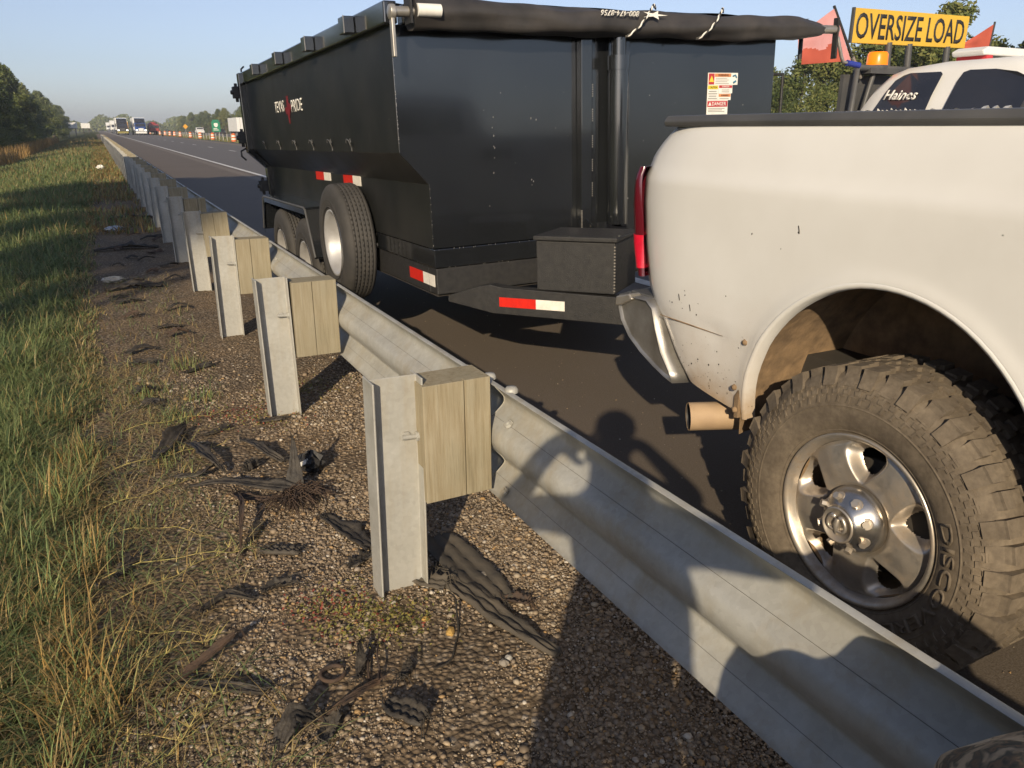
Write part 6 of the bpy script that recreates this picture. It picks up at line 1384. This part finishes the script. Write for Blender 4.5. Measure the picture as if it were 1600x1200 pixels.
crumple('wrapper', (.665, 3.30), (.055, .06, .045), 'ink', 'crumpled black wrapper with pale stripe behind the shard', 'wrapper', 3)
MB().obox((.60, 3.235, gs(.62, 3.25) + .055), (.05, .03, .004), (-.006, .012, .012), (0, -.003, .004)).build('label_stripe', M['white'], bpy.data.objects['wrapper'])
crumple('foil_scrap', (.06, 13.4), (.13, .10, .04), 'foil', 'silver foil scrap lying beside the grass', 'litter', 5)
crumple('plastic_bag', (.0, 34.3), (.13, .12, .08), 'white', 'small white bag in the grass by far posts', 'litter', 6)
crumple('paper_scrap', (-.05, 8.8), (.10, .06, .03), 'concrete', 'pale paper scrap on the dark verge', 'litter', 8)
def rock(c, s, m, label, seed):
    bm = bmesh.new(); bmesh.ops.create_icosphere(bm, subdivisions=2, radius=1); r = random.Random(seed)
    for v in bm.verts: v.co *= 1 + .16 * math.sin(4 * v.co.x + seed) * math.cos(5 * v.co.y) + r.uniform(-.06, .06); v.co = Vector((v.co.x * s[0], v.co.y * s[1], v.co.z * s[2]))
    me = bpy.data.meshes.new('stone'); bm.to_mesh(me); bm.free(); me.materials.append(m); o = link(bpy.data.objects.new('stone', me)); o.location = (*c, gs(*c) + s[2] * .6); o.rotation_euler.z = seed; tag(o, label, 'stone')
yel = mat('ochre_stone', (.46, .29, .08), (.36, .22, .07), scale=40, rough=.8); gry = mat('grey_stone', (.26, .23, .19), (.19, .17, .145), scale=40, rough=.8)
for i, (c, s, m, l) in enumerate([((.765, 1.905), (.022, .014, .010), yel, 'ochre yellow stone beside the thin cord'), ((.845, 1.69), (.016, .013, .010), gry, 'pale grey stone next to a dark one on sandy patch'), ((.868, 1.705), (.012, .011, .010), M['ink_grey'], 'darker stone of the pair on the sandy patch'), ((.99, 2.14), (.022, .016, .012), gry, 'round grey stone lying on the tread slab'), ((.955, 1.935), (.020, .016, .014), gry, 'grey stone wedged under the lower end of the slab'), ((.72, 2.0), (.014, .010, .008), yel, 'small ochre stone left of the thin cord')]): rock(c, s, m, l, i + 1)

# ---------------------------------------------------------------- camouflage bundle with bulk added to shade the rail, photographer
def bundle():
    mb = MB(); P = []; nu, nv = 64, 96
    def se(c, e): return math.copysign(abs(c) ** e, c)
    for i in range(nu + 1):
        ph = -PI / 2 + PI * i / nu; row = []
        for j in range(nv + 1):
            th = 2 * PI * j / nv; cx, cy, cz = se(math.cos(ph), .45) * se(math.cos(th), .5), se(math.cos(ph), .45) * se(math.sin(th), .5), se(math.sin(ph), .6)
            x, y, z = .735 + .295 * cx, -.05 + .425 * cy, .442 + .442 * cz
            if cy > 0: y += .13 * cy * np.clip((x - .68) / .22, 0, 1) * np.clip((z - .30) / .3, 0, 1)
            if z > .66 and cx > 0: x += .14 * cx * np.clip((z - .70) / .08, 0, 1)
            k = math.cos(ph)
            x += k * (.010 * math.sin(23 * y + 9 * z) + .008 * math.sin(41 * z - 17 * y)); y += k * (.014 * math.sin(27 * x + 13 * z) + .010 * math.sin(47 * z + 19 * x)); z += .012 * math.sin(29 * x + 7 * y) * (1 if z > .3 else 0) + .008 * math.sin(51 * y - 21 * x) * (1 if z > .3 else 0)
            row.append((x, y, max(z, .005)))
        row[-1] = row[0]; P.append(row)
    mb.grid(P); return mb.thing('camouflage_shade_bundle', M['camo'], (.80, -.06, 0), 'brown camouflage jacket in the lower right corner, unseen bulk added to shade the rail', 'jacket')
bundle()

def skin_body():
    hd = Vector((math.sin(R(30)), math.cos(R(30)), 0)); rtv = Vector((hd.y, -hd.x, 0)); o = Vector((0, 0, 0)) - hd * .40 - rtv * .02
    def W(f, r_, z): return o + hd * f + rtv * r_ + Vector((0, 0, z))
    V, Ed, Rad = [], [], []
    def add(p, r, par=None):
        V.append(p); Rad.append(r); i = len(V) - 1
        if par is not None: Ed.append((par, i))
        return i
    pel = add(W(-.02, 0, .98), (.215, .16)); b1 = add(W(-.01, .045, 1.15), (.235, .16), pel); b2 = add(W(-.01, .04, 1.33), (.235, .16), b1); b3 = add(W(-.01, 0, 1.46), (.14, .10), b2); nk = add(W(.02, 0, 1.55), (.062, .062), b3); h1 = add(W(.05, 0, 1.63), (.085, .095), nk); h2 = add(W(.055, 0, 1.72), (.094, .110), h1); add(W(.045, 0, 1.795), (.074, .088), h2)
    for s in (-1, 1):
        hip = add(W(-.02, s * .10, .93), (.11, .11), pel); kn = add(W(.03, s * .13, .52), (.078, .078), hip); an = add(W(-.02, s * .15, .12), (.055, .055), kn); hl = add(W(-.03, s * .15, .05), (.045, .045), an); add(W(.17, s * .17, .04), (.045, .035), hl)
        sh = add(W(0, s * .20, 1.445), (.066, .066), b3); el = add(W(.12, s * .37, 1.365), (.050, .050), sh); wr = add(W(.32, s * .155, 1.545), (.034, .032), el); pm_ = add(W(.36, s * .120, 1.525), (.038, .026), wr)
        for k in range(4):
            f1 = add(W(.385 + .004 * k, s * (.100 - .006 * k), 1.545 - .020 * k), (.0095, .0095), pm_); f2 = add(W(.400, s * (.072 - .003 * k), 1.565 - .022 * k), (.009, .009), f1); add(W(.398, s * (.050 - .002 * k), 1.572 - .022 * k), (.008, .008), f2)
        t1 = add(W(.345, s * .085, 1.475), (.011, .011), pm_); add(W(.352, s * .062, 1.468), (.0095, .0095), t1)
    base = o; me = bpy.data.meshes.new('person'); me.from_pydata([v - base for v in V], Ed, []); ob = link(bpy.data.objects.new('person', me)); ob.location = base
    sk = ob.modifiers.new('skin', 'SKIN'); sk.use_smooth_shade = True
    for i, r in enumerate(Rad): me.skin_vertices[0].data[i].radius = r
    me.skin_vertices[0].data[0].use_root = True
    ob.modifiers.new('sub', 'SUBSURF').levels = 1; ob.modifiers['sub'].render_levels = 1
    m, nt, b = nodes('clothed_figure'); z = sepxyz(nt)[2]
    c = ramp(nt, math_(nt, 'MULTIPLY', z, .5), [(.0, (.03, .025, .02)), (.05, (.05, .07, .13)), (.47, (.05, .07, .13)), (.475, (.10, .085, .055)), (.755, (.12, .095, .06)), (.765, (.46, .28, .19))])
    for e in nt.nodes:
        if e.type == 'VALTORGB': e.color_ramp.interpolation = 'CONSTANT'
    lk(nt, c, b.inputs['Base Color']); b.inputs['Roughness'].default_value = .85; me.materials.append(m)
    tag(ob, 'person in camouflage jacket and jeans holding up a phone behind the camera', 'person')
    mb = MB(); c = W(.05, 0, 1.76); mb.lathe([(.0, .085), (.06, .075), (.100, .035), (.108, -.02), (.106, -.035)], c, 'z', 24); q = [c + hd * (.09 + .09 * math.sin(PI * t / 8)) + rtv * (.09 * math.cos(PI * t / 8)) + Vector((0, 0, -.03)) for t in range(9)]; mb.add(q + [p + Vector((0, 0, .006)) for p in q], [tuple(range(9)), tuple(range(17, 8, -1))]); mb.build('cap', M['ink'], ob)
    for s in (-1, 1): mb = MB(); mb.lathe([(0, .012), (.013, .008), (.016, 0)], W(.15, s * .032, 1.695), 'x', 10); mb.build('eye', M['white'], ob)
    mb = MB(); mb.tube([W(.147, 0, 1.70), W(.18, 0, 1.665), W(.157, 0, 1.65)], [.012, .018, .010], 8); mb.build('nose', M['skin'], ob)
    ph = MB(); c = Vector((0, 0, 1.505)) - hd * .0250; n_ = Vector((hd.x * .9497, hd.y * .9497, -.313)); up_ = rtv.cross(n_); up_ = up_ if up_.z > 0 else -up_
    ph.obox(c - rtv * .08 - up_ * .040 - n_ * .006, rtv * .16, up_ * .075, n_ * .009); ph.thing('phone', M['ink'], c, 'dark smartphone held in landscape by the photographer', 'phone', bevel=.003, recalc=True)
skin_body()
